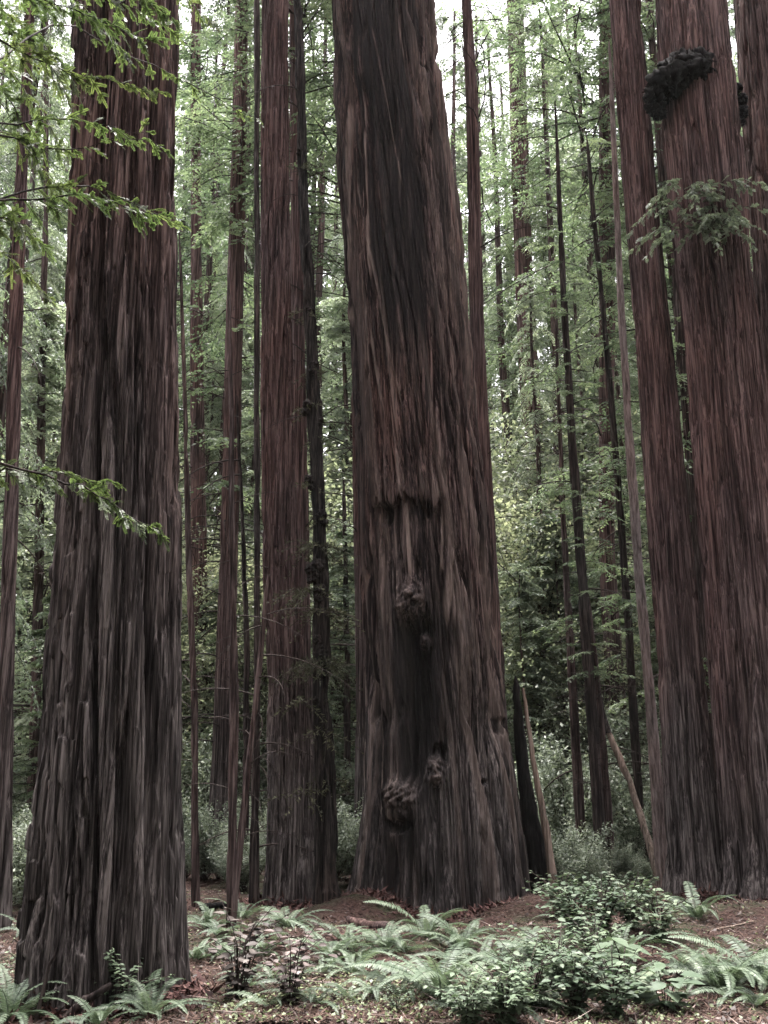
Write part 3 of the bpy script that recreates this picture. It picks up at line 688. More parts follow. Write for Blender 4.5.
thin_tree('faint brown trunk in the gap just right of the wide left redwood', [(200, 196, 10), (400, 197, 14), (560, 199, 16), (860, 204, 22)], depth_at(858), M_RED, CROWNS[2], 1.2, 61, .4, zoff=4)
thin_tree('shadowy trunk in the narrow slot between the slim and the burled redwoods', [(-40, 646, 7), (200, 664, 8), (340, 681, 9), (500, 693, 10), (700, 708, 12), (870, 715, 16)], depth_at(868), M_THIN, CROWNS[0], 1.1, 62, 2.9)

# charred snag and dead poles beside the central tree
def snag():
    rows = [(676, 515, 4), (700, 516, 10), (760, 523, 13), (830, 533, 17), (880, 541, 22), (905, 544, 30)]
    Y = depth_at(902) + .2
    prof = tree_line(rows, Y); b = base_of(prof, Y)
    t = thing('burnt_snag', 'charred black snag leaning against the right foot of the central redwood', 'dead tree', b)
    g = Geo(); rs = random.Random(3)
    n = 22
    for i in range(3):
        pts, rad = [], []
        for k in range(n):
            q = k / (n - 1); v = 905 - (905 - (676 + 22 * i)) * q
            u = np.interp(v, [676, 760, 830, 905], [515, 523, 533, 544]) + (i - 1) * 4 * (1 - q) + rs.uniform(-.8, .8)
            p = at(u, v, Y) - b
            pts.append(p); rad.append(depth_scale(v, Y) * (8.5 * (1 - q) + 3.2) * (.75 if i else 1) * rs.uniform(.85, 1.1))
        rad[-1] *= .2; pts[0].z = -.2
        g.tube(pts, rad, 0, 12)
    mesh_obj('trunk', g.mesh('trunk', M_CHAR), t)
    Y2 = Y - .25
    p0, p1 = at(548, 850, Y2), at(523, 688, Y2)
    d = Vector((p0.x, Y2, float(ground_h(p0.x, Y2))))
    t2 = thing('dead_pole', 'split tan slab of dead wood leaning along the charred snag', 'dead wood', d)
    g = Geo(); n = 16; pts, rad = [], []
    for k in range(n):
        q = k / (n - 1); v = 900 + (688 - 900) * q; u = np.interp(v, [688, 760, 830, 900], [523, 533, 546, 556]) + rs.uniform(-.5, .5)
        pts.append(at(u, v, Y2) - d); rad.append(depth_scale(v, Y2) * (5.2 - 3.6 * q) * rs.uniform(.9, 1.1))
    pts[0].z = -.1
    g.tube(pts, rad, 0, 8)
    mesh_obj('pole', g.mesh('pole', M_DEAD), t2)
    Y3 = depth_at(886)
    p = at(663, 886, Y3); d = Vector((p.x, Y3, float(ground_h(p.x, Y3))))
    t3 = thing('dead_pole', 'pale dead pole leaning left with its dark upper part broken, by the pale slender trunk', 'dead wood', d)
    for nm, path, w0, w1, mt in (('pole', [(890, 662), (830, 645), (780, 629), (732, 608)], 4.5, 3, M_DEAD), ('broken_top', [(734, 608), (705, 601), (670, 594), (630, 588)], 3.6, 1.5, M_DARKB)):
        g = Geo(); n = 14; pts, rad = [], []
        vs = [a for a, _ in path][::-1]; us = [a for _, a in path][::-1]
        for k in range(n):
            q = k / (n - 1); v = path[0][0] + (path[-1][0] - path[0][0]) * q
            pts.append(at(float(np.interp(v, vs, us)) + rs.uniform(-.6, .6), v, Y3 + 1.2 * (886 - v) / 250) - d); rad.append(depth_scale(v, Y3) * (w0 + (w1 - w0) * q) * rs.uniform(.85, 1.15))
        g.tube(pts, rad, 0, 8); mesh_obj(nm, g.mesh(nm, mt), t3)
snag()

# ------------------------------------------------------------------ trees filling the wood behind
TRUNKS = []
def filler_trunk(seed, h, r0):
    g = Geo(); rs = random.Random(seed); n = 16; x = y = 0; pts, rad = [], []
    for k in range(n):
        q = k / (n - 1); pts.append((x, y, -.3 + (h + .3) * q)); rad.append(r0 * (1 - .8 * q) * (1.35 if k == 0 else 1)); x += rs.uniform(-.06, .06); y += rs.uniform(-.06, .06)
    g.tube(pts, rad, 0, 14); return g.mesh('trunk', M_THIN)
TRUNKS = [filler_trunk(60 + i, c[1] - .4, .03 + .0065 * c[1]) for i, c in enumerate(CROWNS)]
BT = filler_trunk(70, 8.2, .10)
ORD = ['leftmost', 'second', 'third', 'fourth', 'fifth', 'sixth', 'seventh', 'eighth', 'ninth', 'tenth', 'eleventh', 'twelfth', 'thirteenth', 'fourteenth', 'fifteenth', 'sixteenth', 'seventeenth', 'eighteenth']
GAPS = [  # where, pixel span at mid height, distances
    ('left of the wide left redwood', -60, 62, [33, 36, 38, 41, 45]),
    ('between the wide left redwood and the ribbed redwood', 170, 285, [33, 35, 37, 40, 43, 46]),
    ('between the mossy stem and the central redwood', 305, 385, [34, 37, 41, 45]),
    ('between the central redwood and the slim right redwood', 480, 650, [32, 34, 36, 38, 40, 43, 46]),
    ('right of the slim right redwood', 668, 830, [32, 35, 38, 41, 44]),
]
rs = random.Random(12)
def filler(label, x, y, tr, cr, s, group, rz, name='conifer_tree', tall=1.0):
    t = thing(name, label, 'tree', (x, y, float(ground_h(x, y))), rz, group)
    a = mesh_obj('trunk', tr, t); c = mesh_obj('crown', cr[0], t)
    for o in (a, c): o.scale = (s, s, s * tall)
    return t
for where, u0, u1, ds in GAPS:
    n = len(ds)
    slots = list(range(n)); rs.shuffle(slots)
    ent = sorted([(u0 + (u1 - u0) * (slots[i] + rs.uniform(.2, .8)) / n, ds[i]) for i in range(n)])
    for k, (u, Y) in enumerate(ent):
        x = at(u, 560, Y).x
        ci = 3 if Y < 27 else rs.choice([0, 1, 0, 1, 5])
        s = rs.uniform(.42, .7) if Y < 22 else (rs.uniform(.6, .95) if Y < 27 else rs.uniform(1.05, 1.5))
        filler('%s tall green conifer from left %s' % (ORD[k], where), x, Y, TRUNKS[ci], CROWNS[ci], s, 'conifers screening the gaps', rs.uniform(0, 6.28))
for u, Y, ci, s, lb in ((-75, 12.5, 0, .8, 'dark dense conifer at the left edge, its sprays left of the wide left redwood'), (-10, 15.5, 1, 1.0, 'conifer close behind the far left brown trunk'), (700, 20, 2, 1.05, 'sparse conifer behind the burled redwood')):
    filler(lb, at(u, 500, Y).x, Y, TRUNKS[ci], CROWNS[ci], s, 'conifers screening the gaps', rs.uniform(0, 6.28)).children[0].scale = (.4, .4, s)
for u, Y, ci, s, lb in ((530, 24.5, 1, .85, 'mid-height conifer in front of the broad dim trunk right of the central redwood'), (612, 25.5, 1, .9, 'mid-height conifer behind the pale slender trunk'), (575, 28, 1, 1.05, 'mid-height conifer behind the dark bare-branched trunk'), (230, 26, 1, .95, 'mid-height conifer left of the ribbed redwood, behind the poles'), (40, 24, 1, .9, 'mid-height conifer beside the wide left redwood, on its left'), (345, 27, 1, 1.0, 'mid-height conifer between mossy stem and central redwood'), (508, 39, 5, 1.25, 'tall conifer with high crown just right of the central redwood'), (556, 42, 5, 1.3, 'tall conifer with high crown behind the bare-branched trunk'), (604, 38, 5, 1.2, 'tall conifer with high crown behind the dark whip-thin stem'), (632, 44, 5, 1.35, 'tall conifer with high crown left of the slim right redwood'),
                        (205, 39, 5, 1.2, 'tall conifer with high crown just right of the wide left redwood'), (248, 42, 5, 1.3, 'tall conifer with high crown left of the ribbed redwood'), (30, 38, 5, 1.2, 'tall conifer with high crown left of the wide left redwood'), (-15, 41, 5, 1.3, 'tall conifer with high crown behind the left frame edge'), (335, 41, 5, 1.3, 'tall conifer with high crown behind the mossy stem'), (735, 40, 5, 1.3, 'tall conifer with high crown behind the burled redwood')):
    filler(lb, at(u, 300, Y).x, Y, TRUNKS[ci], CROWNS[ci], s, 'conifers screening the gaps', rs.uniform(0, 6.28)).children[0].scale = (.45, .45, s)
for u, Y, s, lb in ((452, 36, 1.35, 'tall conifer showing beside the right edge of the central redwood, near the top'), (484, 41, 1.5, 'far tall conifer behind the slender rough-barked redwood'), (12, 35, 1.3, 'tall conifer filling the sky left of the wide left redwood'), (318, 36, 1.35, 'tall conifer behind the mossy stem, near the top'), (740, 36, 1.35, 'tall conifer behind the cut-off right redwood'), (545, 37, 1.35, 'tall conifer behind the broad dim trunk'), (195, 37, 1.35, 'tall conifer in the sky just right of the wide left redwood')):
    filler(lb, at(u, 120, Y).x, Y, TRUNKS[0], CROWNS[0], s, 'conifers screening the gaps', rs.uniform(0, 6.28)).children[0].scale = (.6, .6, s)
for u, Y, ci, s, lb in ((548, 27, 0, 1.05, 'lush drooping conifer filling the gap right of the central redwood, nearest of its kind there'), (598, 30, 0, 1.15, 'lush conifer behind the dark whip-thin stem'), (505, 31, 0, 1.15, 'lush conifer close right of the slender rough-barked redwood'), (212, 28, 0, 1.05, 'lush conifer in the gap right of the wide left redwood'), (248, 31, 0, 1.15, 'lush conifer close left of the ribbed redwood'), (22, 27, 0, 1.05, 'lush conifer left of the wide left redwood'), (640, 29, 0, 1.1, 'lush conifer behind the slim right redwood')):
    filler(lb, at(u, 300, Y).x, Y, TRUNKS[ci], CROWNS[ci], s, 'conifers screening the gaps', rs.uniform(0, 6.28)).children[0].scale = (.6, .6, s)
# young trees low down
YOUNG = [(40, 18.5, .5, 'y'), (215, 22.5, .6, 'y'), (252, 24, .7, 'y'), (338, 23, .55, 'y'), (548, 28, .9, 'y'), (690, 22, .6, 'y'), (10, 24, .7, 'y')]
YL = ['bushy young conifer low beside the wide left redwood, on its left', 'small young conifer low behind the thin bare pole', 'low young conifer left of the ribbed redwood, behind the leaning pole', 'low young conifer showing between mossy stem and central redwood', 'young conifer behind the broad dim trunk right of centre', 'young conifer in the slot between slim and burled redwoods', 'young conifer behind the brown trunk at far left edge']
for (u, Y, s, _), lb in zip(YOUNG, YL):
    filler(lb, at(u, 800, Y).x, Y, TRUNKS[4], CROWNS[4], s * 1.3, 'young conifers of the undergrowth', rs.uniform(0, 6.28))
BG = [('left of the wide left redwood', 5, 55, [(23, .9), (25, 1.1), (27, 1.3)]),
      ('between the wide left redwood and the ribbed redwood', 185, 268, [(22.5, .6), (23.5, .8), (25, 1.0), (26.5, 1.2), (28, 1.35)]),
      ('between the mossy stem and the central redwood', 332, 362, [(23, .7), (25, 1.0), (27, 1.35)]),
      ('between the central redwood and the slim right redwood', 505, 660, [(22.3, .55), (23, .65), (23.8, .8), (24.8, 1.0), (26, 1.1), (27, 1.25), (28.5, 1.4)]),
      ('right of the slim right redwood', 690, 760, [(24, .8), (27, 1.2)])]
for where, u0, u1, ds in BG:
    ds = [q for d in ds for q in (d, (d[0] + .8, d[1] * .85 + .1))]; n = len(ds); sl_ = list(range(n)); rs.shuffle(sl_)
    ent = sorted((u0 + (u1 - u0) * (sl_[i] + rs.uniform(.2, .8)) / n, *ds[i]) for i in range(n))
    for k, (u, Y, sc_) in enumerate(ent):
        if (k + len(ds)) % 2:
            ci = 3 if sc_ < 1 else 1
            filler('%s mid-sized drooping conifer from left %s' % (ORD[k // 2], where), at(u, 640, Y).x, Y, TRUNKS[ci], CROWNS[ci], sc_ * (.85 if ci == 3 else .65), 'mid-sized conifers behind', rs.uniform(0, 6.28))
            continue
        filler('%s leafy broadleaf tree from left %s' % (ORD[k // 2], where), at(u, 640, Y).x, Y, BT, BROADS[rs.randint(0, 1)], sc_, 'broadleaf trees in the understory', rs.uniform(0, 6.28), 'broadleaf_tree')

# far wood and the unseen trees round the camera: one mass
def far_and_unseen_wood():
    g = Geo(); r = random.Random(5)
    spots = []
    for i in range(84):
        Y = r.uniform(44, 85); spots.append((r.uniform(-.48, .48) * Y * 1.25, Y))
    for i in range(64):                                           # unseen trees round the camera, added to block light on trunk fronts
        a = math.radians(r.uniform(-205, 25)); d = r.uniform(13, 34)
        spots.append((d * math.cos(a) * 1.1, 6 + d * math.sin(a) * 1.15))
    for x, Y in spots:
        i = len(g.M)
        H = r.uniform(30, 54) * (Y / 62) ** .6 if Y > 40 else r.uniform(24, 40)
        crown_geo(H, 2, r.uniform(3.2, 4.6), 150, 12, 8, 500 + i, leaf=(.34, .11), droop=.4, rise=.15, shape=.6, limb=False, geo=g, off=(x, Y, float(ground_h(x, Y))), gapn=.3, tone=.1 * r.uniform(-1, 1))
        g.tube([(x, Y, -.4), (x + .3, Y, H * .5 + 3), (x + .2, Y, H + 3)], [.3, .2, .03], 1, 8)
    o = mesh_obj('far_and_unseen_forest', g.mesh('far_and_unseen_forest', [M_CONIF2, M_THIN])); o['kind'] = 'stuff'
    o['label'] = 'mass of distant forest filling the background behind the nearer trees, plus unseen trees added round the camera to block light'; o['category'] = 'forest'
far_and_unseen_wood()

# ------------------------------------------------------------------ understory shrubs behind
def shrub_geo(seed, H=1.3, R=.8, n=1500, leaf=(.10, .045)):
    r = np.random.RandomState(seed); g = Geo()
    for i in range(26):
        a = r.rand() * 2 * PI; l = H * r.uniform(.5, 1.1); o = R * r.uniform(.2, 1)
        tip = np.array([math.cos(a) * o, math.sin(a) * o, l]); mid_ = tip * np.array([.45, .45, .62])
        pts = [np.zeros(3), mid_, tip]
        g.tube([tuple(p) for p in pts], [.010, .007, .003], 1, 4)
        k = n // 26; q = r.uniform(.25, 1, k)[:, None]
        P = (1 - q) ** 2 * pts[0] + 2 * q * (1 - q) * mid_ + q * q * tip + r.normal(size=(k, 3)) * .10
        D = unit(r.normal(size=(k, 3)) + np.array([math.cos(a), math.sin(a), -.1])); S = unit(np.cross(D, np.array([0, 0, 1.]) + .35 * r.normal(size=(k, 3))))
        g.leaves(P, D, S, leaf[0] * r.uniform(.6, 1.3, k), leaf[1] * r.uniform(.7, 1.2, k), 0, np.clip(.5 + .2 * r.normal() + .2 * r.normal(size=k), 0, 1), cup=.15)
    return g
SHRUBS = [shrub_geo(700 + i, 2.6, 1.25, 5200, (.10, .05)).mesh('foliage', [M_SHRUB, M_TWIG]) for i in range(4)]
SG = [('left of the wide left redwood', 0, 40, 7), ('between the wide left redwood and ribbed redwood', 186, 266, 12), ('between mossy stem and central redwood', 332, 358, 5), ('between the charred snag and the slim right redwood', 540, 668, 14), ('right of the slim right redwood', 690, 760, 4)]
for where, u0, u1, n in SG:
    ent = sorted((u0 + (u1 - u0) * (i + rs.uniform(0, 1)) / n, 18.7 + 6.5 * rs.random()) for i in range(n))
    for k, (u, Y) in enumerate(ent):
        p = at(u, 860, Y); s = rs.uniform(.25, 1.0) + .03 * (Y - 17)
        t = thing('understory_shrub', '%s small-leaved shrub from left %s' % (ORD[k], where), 'shrub', (p.x, Y, float(ground_h(p.x, Y)) - .05), rs.uniform(0, 6.28), 'shrubs of the undergrowth behind')
        o = mesh_obj('foliage', SHRUBS[rs.randint(0, 3)], t); o.scale = (s, s, s * rs.uniform(.8, 1.3))

UG = [('behind the poles left of the ribbed redwood', 184, 264, 9, 15.2, 18.4, .22, .5), ('behind the charred snag and bare-branched trunk', 548, 602, 7, 15.6, 18.4, .2, .42), ('at the foot of the pale slender trunk', 606, 668, 5, 17.0, 18.5, .14, .26),
      ('just behind the mossy stem and central redwood', 330, 360, 4, 15.6, 18.5, .2, .5), ('left of the wide left redwood, close behind', 0, 34, 5, 13.5, 18, .2, .5)]
for where, u0, u1, n, ya, yb, sa, sb in UG:
    for k in range(n):
        u = u0 + (u1 - u0) * (k + rs.random()) / n; Y = rs.uniform(ya, yb)
        p = at(u, 880, Y); s = rs.uniform(sa, sb)
        t = thing('low_shrub', '%s low leafy bush from left %s' % (ORD[k], where), 'shrub', (p.x, Y, float(ground_h(p.x, Y)) - .04), rs.uniform(0, 6.28), 'low bushes close behind the trunks')
        o = mesh_obj('foliage', SHRUBS[rs.randint(0, 3)], t); o.scale = (s * 1.25, s * 1.25, s)

# ------------------------------------------------------------------ ferns
def frond_mesh(L, seed, arch=.55, m=M_FERN, up=.95):
    """a sword-fern frond: arching rachis with narrow paired leaflets; grows along +X"""
    r = np.random.RandomState(seed); g = Geo()
    n = 50; q = np.linspace(0, 1, n)
    ang = up - (up + arch) * q ** 1.15                             # slope angle along the frond
    ds = L / (n - 1)
    x = np.concatenate([[0], np.cumsum(np.cos(ang[:-1]) * ds)]); z = np.concatenate([[0], np.cumsum(np.sin(ang[:-1]) * ds)])
    y = .05 * L * np.sin(q * 2.2 + r.rand() * 3) * q
    P = np.stack([x, y, z], -1); T = unit(np.gradient(P, axis=0)); S = unit(np.cross(T, np.array([0, 0, 1.]))); N = np.cross(S, T)
    g.tube([tuple(p) for p in P[::3]] + [tuple(P[-1])], list(np.linspace(.004, .001, len(P[::3]) + 1)), 0, 5, .2)
    prof = np.clip(np.sin(PI * np.clip(q * .93 + .07, 0, 1)) ** .55 * (1 - .35 * q), 0, 1) * (q > .12)
    for sgn in (-1, 1):
        w_ = L * .115 * prof * r.uniform(.88, 1.1, n)
        k = w_ > .006
        D = unit(S * sgn + T * .28 - N * .18 * r.uniform(.3, 1.8, n)[:, None] + .05 * r.normal(size=(n, 3)))[k]
        g.ovate(P[k], D, T[k], w_[k], np.full(k.sum(), ds * .98), 0, np.clip(.5 + .16 * r.normal(size=k.sum()) + .15 * r.normal(), 0, 1), bend=.22, fold=.15)
    return g.mesh('frond', [m, M_TWIG])
FRONDS = [frond_mesh(L, 800 + i, a, up=u_) for i, (L, a, u_) in enumerate([(.85, .5, 1.15), (.75, .75, 1.0), (.95, .35, .9), (.65, .2, 1.2), (.8, .6, .7), (.7, .9, 1.25)])]
DEAD_FRONDS = [frond_mesh(L, 850 + i, .45, M_BROWNLEAF, .35) for i, L in enumerate((.7, .85))]
FERNS = [
    (8, 1022, 1.15, 15, 'pale blue-green sword fern in the bottom left corner'),
    (150, 1018, .75, 10, 'small sword fern in front of the wide left redwood, right part of its foot'),
    (98, 1026, .65, 8, 'low sword fern cut by the bottom edge below the wide left redwood'),
    (208, 930, .75, 10, 'sword fern beside the foot of the thin bare pole'),
    (242, 920, .7, 9, 'sword fern right of the slim reddish pole, under the ribbed redwood'),
    (288, 928, .85, 10, 'sword fern with upright fronds before the ribbed redwood'),
    (262, 950, .65, 8, 'small sword fern behind the shrub of withered leaves'),
    (330, 962, .85, 10, 'drooping sword fern on the red litter right of the withered shrub'),
    (352, 975, .7, 9, 'low sword fern on the front edge of the red litter'),
    (385, 950, .8, 10, 'sword fern left of the tallest ferns before the central redwood'),
    (428, 938, .95, 9, 'tall upright sword fern against the foot of the central redwood'),
    (462, 950, .8, 10, 'sword fern right of the tallest fern before the central redwood'),
    (505, 972, .85, 11, 'spreading sword fern below the needle mound right of the central redwood'),
    (440, 1000, 1.0, 15, 'large pale sword fern at the bottom, right of the mossy patch'),
    (490, 1012, .95, 13, 'pale sword fern at the bottom, left edge of the salal thicket'),
    (545, 962, .8, 10, 'sword fern at the left end of the salal thicket, below the charred snag'),
    (575, 985, .8, 10, 'sword fern inside the salal thicket, lower left'),
    (622, 950, .85, 10, 'sword fern in the middle of the salal thicket'),
    (650, 915, .8, 10, 'sword fern at the back of the salal thicket, below the pale dead pole'),
    (697, 920, .95, 9, 'sword fern with tall fronds in front of the slim right redwood'),
    (722, 992, 1.25, 14, 'largest feathery sword fern standing at right on red litter'),
    (762, 988, 1.15, 13, 'sword fern cut by the right edge, beside the largest fern'),
    (685, 968, .8, 9, 'sword fern between the salal thicket and the largest fern'),
    (30, 938, .8, 9, 'dim sword fern behind the wide left redwood on its left'),
    (195, 960, .6, 8, 'small sword fern right of the wide left redwood, on bare litter'),
]
rf = random.Random(21)
for u, v, s, n, lb in FERNS:
    s = min(s * .9, .95); n = int(n * 1.4)
    p = on_ground(u, v)
    t = thing('sword_fern', lb, 'fern', p - Vector((0, 0, .02)), rf.uniform(0, 6.28), 'sword ferns on the forest floor')
    for k in range(n):
        o = mesh_obj('frond', FRONDS[rf.randrange(len(FRONDS))], t)
        o.rotation_euler = (rf.uniform(-.25, .25), rf.uniform(-.25, .2), 2 * PI * (k + rf.uniform(-.35, .35)) / n)
        ss = s * rf.uniform(.7, 1.1); o.scale = (ss, ss, ss)
    for k in range(rf.choice((1, 2, 2, 3))):
        o = mesh_obj('frond', DEAD_FRONDS[rf.randrange(2)], t); o['label'] = 'brown dead frond lying low'
        o.rotation_euler = (rf.uniform(-.5, .5), rf.uniform(-.05, .25), rf.uniform(0, 6.28)); o.scale = (s * .8, s * .8, s * .8)

for k in range(56):
    u, v = rf.uniform(190, 760), rf.uniform(925, 1015)
    if (475 < u < 560 and v < 952) or (u > 690 and v < 945) or (330 < u < 400 and v < 940): continue
    p = on_ground(u, v)
    t = thing('sword_fern', 'small low fern scattered among the red litter of the forest floor', 'fern', p, rf.uniform(0, 6.28), 'small ferns in the litter')
    for j in range(7):
        o = mesh_obj('frond', FRONDS[rf.randrange(len(FRONDS))], t)
        o.rotation_euler = (rf.uniform(-.25, .25), rf.uniform(-.1, .35), 2 * PI * (j + rf.uniform(-.35, .35)) / 7)
        ss = rf.uniform(.28, .58); o.scale = (ss, ss, ss)

# ------------------------------------------------------------------ salal and other shrubs
def salal_geo(seed, H=.55, R=.5, stems=26, per=15, leaf=(.066, .037), thin=0):
    r = np.random.RandomState(seed); g = Geo(); sg = Geo()
    for i in range(stems):
        a = r.rand() * 2 * PI; l = H * r.uniform(.6, 1.15); o = R * r.uniform(.2, 1)
        tip = np.array([math.cos(a) * o, math.sin(a) * o, l]); mid_ = tip * np.array([.3, .3, .7])
        sg.tube([(0, 0, -.05), tuple(mid_), tuple(tip)], [.006, .0045, .002], 0, 5)
        q = (np.arange(per) + r.rand(per) * .6) / per; q = (.06 + .94 * q)[:, None]
        P = 2 * q * (1 - q) * mid_ + q * q * tip
        az = a + np.where(np.arange(per) % 2, 1.15, -1.15) + r.normal(0, .5, per)
        D = unit(np.stack([np.cos(az), np.sin(az), r.uniform(-.35, .3, per)], -1)); S = unit(np.cross(D, np.array([0, 0, 1.]) + .35 * r.normal(size=(per, 3))))
        k = per; sc = r.uniform(.65, 1.3, k)
        g.ovate(P, D, S, leaf[0] * sc, leaf[1] * sc, 0, np.clip(.5 + .22 * r.normal(size=k), 0, 1), bend=.18, fold=.25)
    return g, sg
SAL = [salal_geo(900 + i) for i in range(4)]
SAL = [(a.mesh('foliage', M_SALAL), b.mesh('stem', M_TWIG)) for a, b in SAL]
BIG = salal_geo(950, .55, .42, 5, 6, (.17, .11)); BIG = (BIG[0].mesh('foliage', M_SALAL), BIG[1].mesh('stem', M_TWIG))
WITH = salal_geo(960, .75, .42, 14, 12, (.085, .05)); WITH = (WITH[0].mesh('foliage', M_BROWNLEAF), WITH[1].mesh('stem', M_TWIG))
HUCK = salal_geo(970, .6, .5, 14, 22, (.045, .028)); HUCK = (HUCK[0].mesh('foliage', M_SALAL), HUCK[1].mesh('stem', M_TWIG))
SHR = [
    (562, 918, 1.0, SAL, 'salal shrub at the back left of the thicket, beside the charred snag'),
    (585, 908, .9, SAL, 'salal shrub at the back of the thicket, under the bare-branched trunk'),
    (612, 905, .95, SAL, 'salal shrub at the back of the thicket, below the short brown stem'),
    (640, 900, .8, SAL, 'salal shrub under the leaning pale dead pole'),
    (575, 938, 1.0, SAL, 'salal shrub on the left edge of the thicket, halfway forward'),
    (603, 932, 1.05, SAL, 'salal shrub in the thicket behind its middle fern'),
    (632, 930, 1.0, SAL, 'salal shrub in the thicket, right of its middle'),
    (660, 940, .9, SAL, 'salal shrub on the right edge of the thicket, before the slim redwood'),
    (595, 965, .95, SAL, 'salal shrub in the front part of the thicket, left of the big-leaved shrub'),
    (560, 985, .9, SAL, 'low salal shrub at the front left of the thicket'),
    (530, 1008, .85, SAL, 'low salal shrub right of the two pale bottom ferns'),
    (575, 1015, .9, SAL, 'salal shrub along the bottom edge, front of the thicket'),
    (615, 1020, .9, SAL, 'salal shrub along the bottom edge, under the big-leaved shrub'),
    (505, 1026, .8, SAL, 'salal shrub at the bottom edge, under the pale ferns'),
    (470, 1030, .7, SAL, 'leafy low salal shrub at bottom edge below the large pale fern'),
    (625, 1000, 1.15, BIG, 'shrub with few large round green leaves, front of the thicket'),
    (665, 1012, .8, BIG, 'low shrub with large grey-green leaves at the right front of the thicket'),
    (238, 1000, 1.0, WITH, 'shrub of curled brown withered leaves, left and taller of two'),
    (290, 1006, .8, WITH, 'smaller shrub of brown withered leaves, right of the taller one'),
    (122, 1014, .9, HUCK, 'small-leaved green shrub at the foot of the wide left redwood'),
    (28, 1000, .7, HUCK, 'small-leaved shrub behind the bottom left fern'),
    (395, 1012, .35, HUCK, 'tiny leafy plant on the mossy patch at the bottom'),
]
for u, v, s, src, lb in SHR:
    p = on_ground(u, v)
    nm = 'withered_shrub' if src is WITH else ('huckleberry_shrub' if src is HUCK else 'salal_shrub')
    t = thing(nm, lb, 'shrub', p, rf.uniform(0, 6.28), 'shrubs on the forest floor')
    f, st = src[rf.randrange(4)] if src is SAL else src
    for nm2, me in (('foliage', f), ('stem', st)):
        o = mesh_obj(nm2, me, t); o.scale = (s * 1.15, s * 1.15, s * .85)

# ------------------------------------------------------------------ litter, moss plants, sticks
def scatter(name, label, n, spans, size, mat, seed, tall=.02, flat_=.25, lw=.2, density=None):
    r = np.random.RandomState(seed); g = Geo(); out = []
    Y = 7.3 + 15 * r.rand(n) ** 1.6; X = r.uniform(-.44, .44, n) * Y
    if density is not None:
        k = density(X, Y) > r.rand(n); X, Y = X[k], Y[k]
    n = len(X)
    P = np.stack([X, Y, ground_h(X, Y) + r.uniform(.0, tall, n)], -1)
    a = r.rand(n) * 2 * PI
    D = unit(np.stack([np.cos(a), np.sin(a), r.normal(0, flat_, n)], -1)); S = unit(np.cross(D, np.array([0, 0, 1.]) + flat_ * r.normal(size=(n, 3))))
    L = r.uniform(size[0], size[1], n)
    g.leaves(P, D, S, L, L * lw * r.uniform(.6, 1.4, n), 0, np.clip(.5 + .28 * r.normal(size=n), 0, 1), cup=.2)
    o = mesh_obj(name, g.mesh(name, mat)); o['kind'] = 'stuff'; o['label'] = label; o['category'] = 'ground cover'
def moss_density(X, Y):
    x0, y0 = flat(440, 1000)
    a = np.exp(-(((X - x0) / 1.0) ** 2 + ((Y - y0) / .9) ** 2)); x1, y1 = flat(720, 1020)
    a = a + .8 * np.exp(-(((X - x1) / .7) ** 2 + ((Y - y1) / .5) ** 2)); x2, y2 = flat(300, 1015)
    a = a + .7 * np.exp(-(((X - x2) / .9) ** 2 + ((Y - y2) / .6) ** 2))
    return a * sstep(-.5, .3, noise(X * 2, Y * 2, 9.)) + .16 * sstep(-.1, .5, noise(X * 1.4, Y * 1.4, 5.))
scatter('needle_litter', 'reddish brown needles and twig ends strewn over the ground', 150000, None, (.03, .10), M_LITTER, 31, lw=.14, flat_=.3)
scatter('leaf_litter', 'fallen brown leaves on the ground', 9000, None, (.03, .075), M_BROWNLEAF, 32, lw=.55, flat_=.35)
scatter('twig_litter', 'thin dead twigs scattered over the ground', 2600, None, (.10, .38), M_TWIGLIT, 35, tall=.04, lw=.035, flat_=.12)
scatter('sorrel_carpet', 'low green sorrel and moss on the ground near the bottom edge', 60000, None, (.02, .045), M_SORREL, 33, tall=.05, lw=.7, flat_=.4, density=moss_density)

def heaps():
    r = np.random.RandomState(77); g = Geo()
    for prof, Y in ((P_MAIN, Y_MAIN), (P_LEFT, Y_LEFT), (P_R5, depth_at(898) + .35), (P_R6, Y6), (tree_line(T_A, 1), depth_at(908) + .3)):
        b = base_of(prof, Y); p = max(prof, key=lambda q: q[0]); R = depth_scale(p[0], Y) * (p[2] - p[1]) / 2
        n = int(5200 * R); a = r.uniform(PI, 2 * PI, n) + r.normal(0, .3, n); e = np.abs(r.normal(0, .22, n)); d = R * .93 + e
        X, Yy = b.x + np.cos(a) * d, Y + np.sin(a) * d
        lump = .5 + .5 * noise(a * 3, 0 * a, R, 5)
        Z = ground_h(X, Yy) + .20 * np.exp(-e / .16) * lump * r.uniform(.2, 1, n)
        D = unit(np.stack([r.normal(size=n), r.normal(size=n), r.normal(0, .45, n) - .1], -1)); S = unit(np.cross(D, np.array([0, 0, 1.]) + .5 * r.normal(size=(n, 3))))
        L = r.uniform(.04, .16, n)
        g.leaves(np.stack([X, Yy, Z], -1), D, S, L, L * r.uniform(.1, .35, n), 0, np.clip(.45 + .28 * r.normal(size=n), 0, 1), cup=.2)
    o = mesh_obj('bark_litter', g.mesh('bark_litter', M_LITTER)); o['kind'] = 'stuff'; o['label'] = 'red-brown bark shreds heaped against the trunk feet'; o['category'] = 'litter'
heaps()
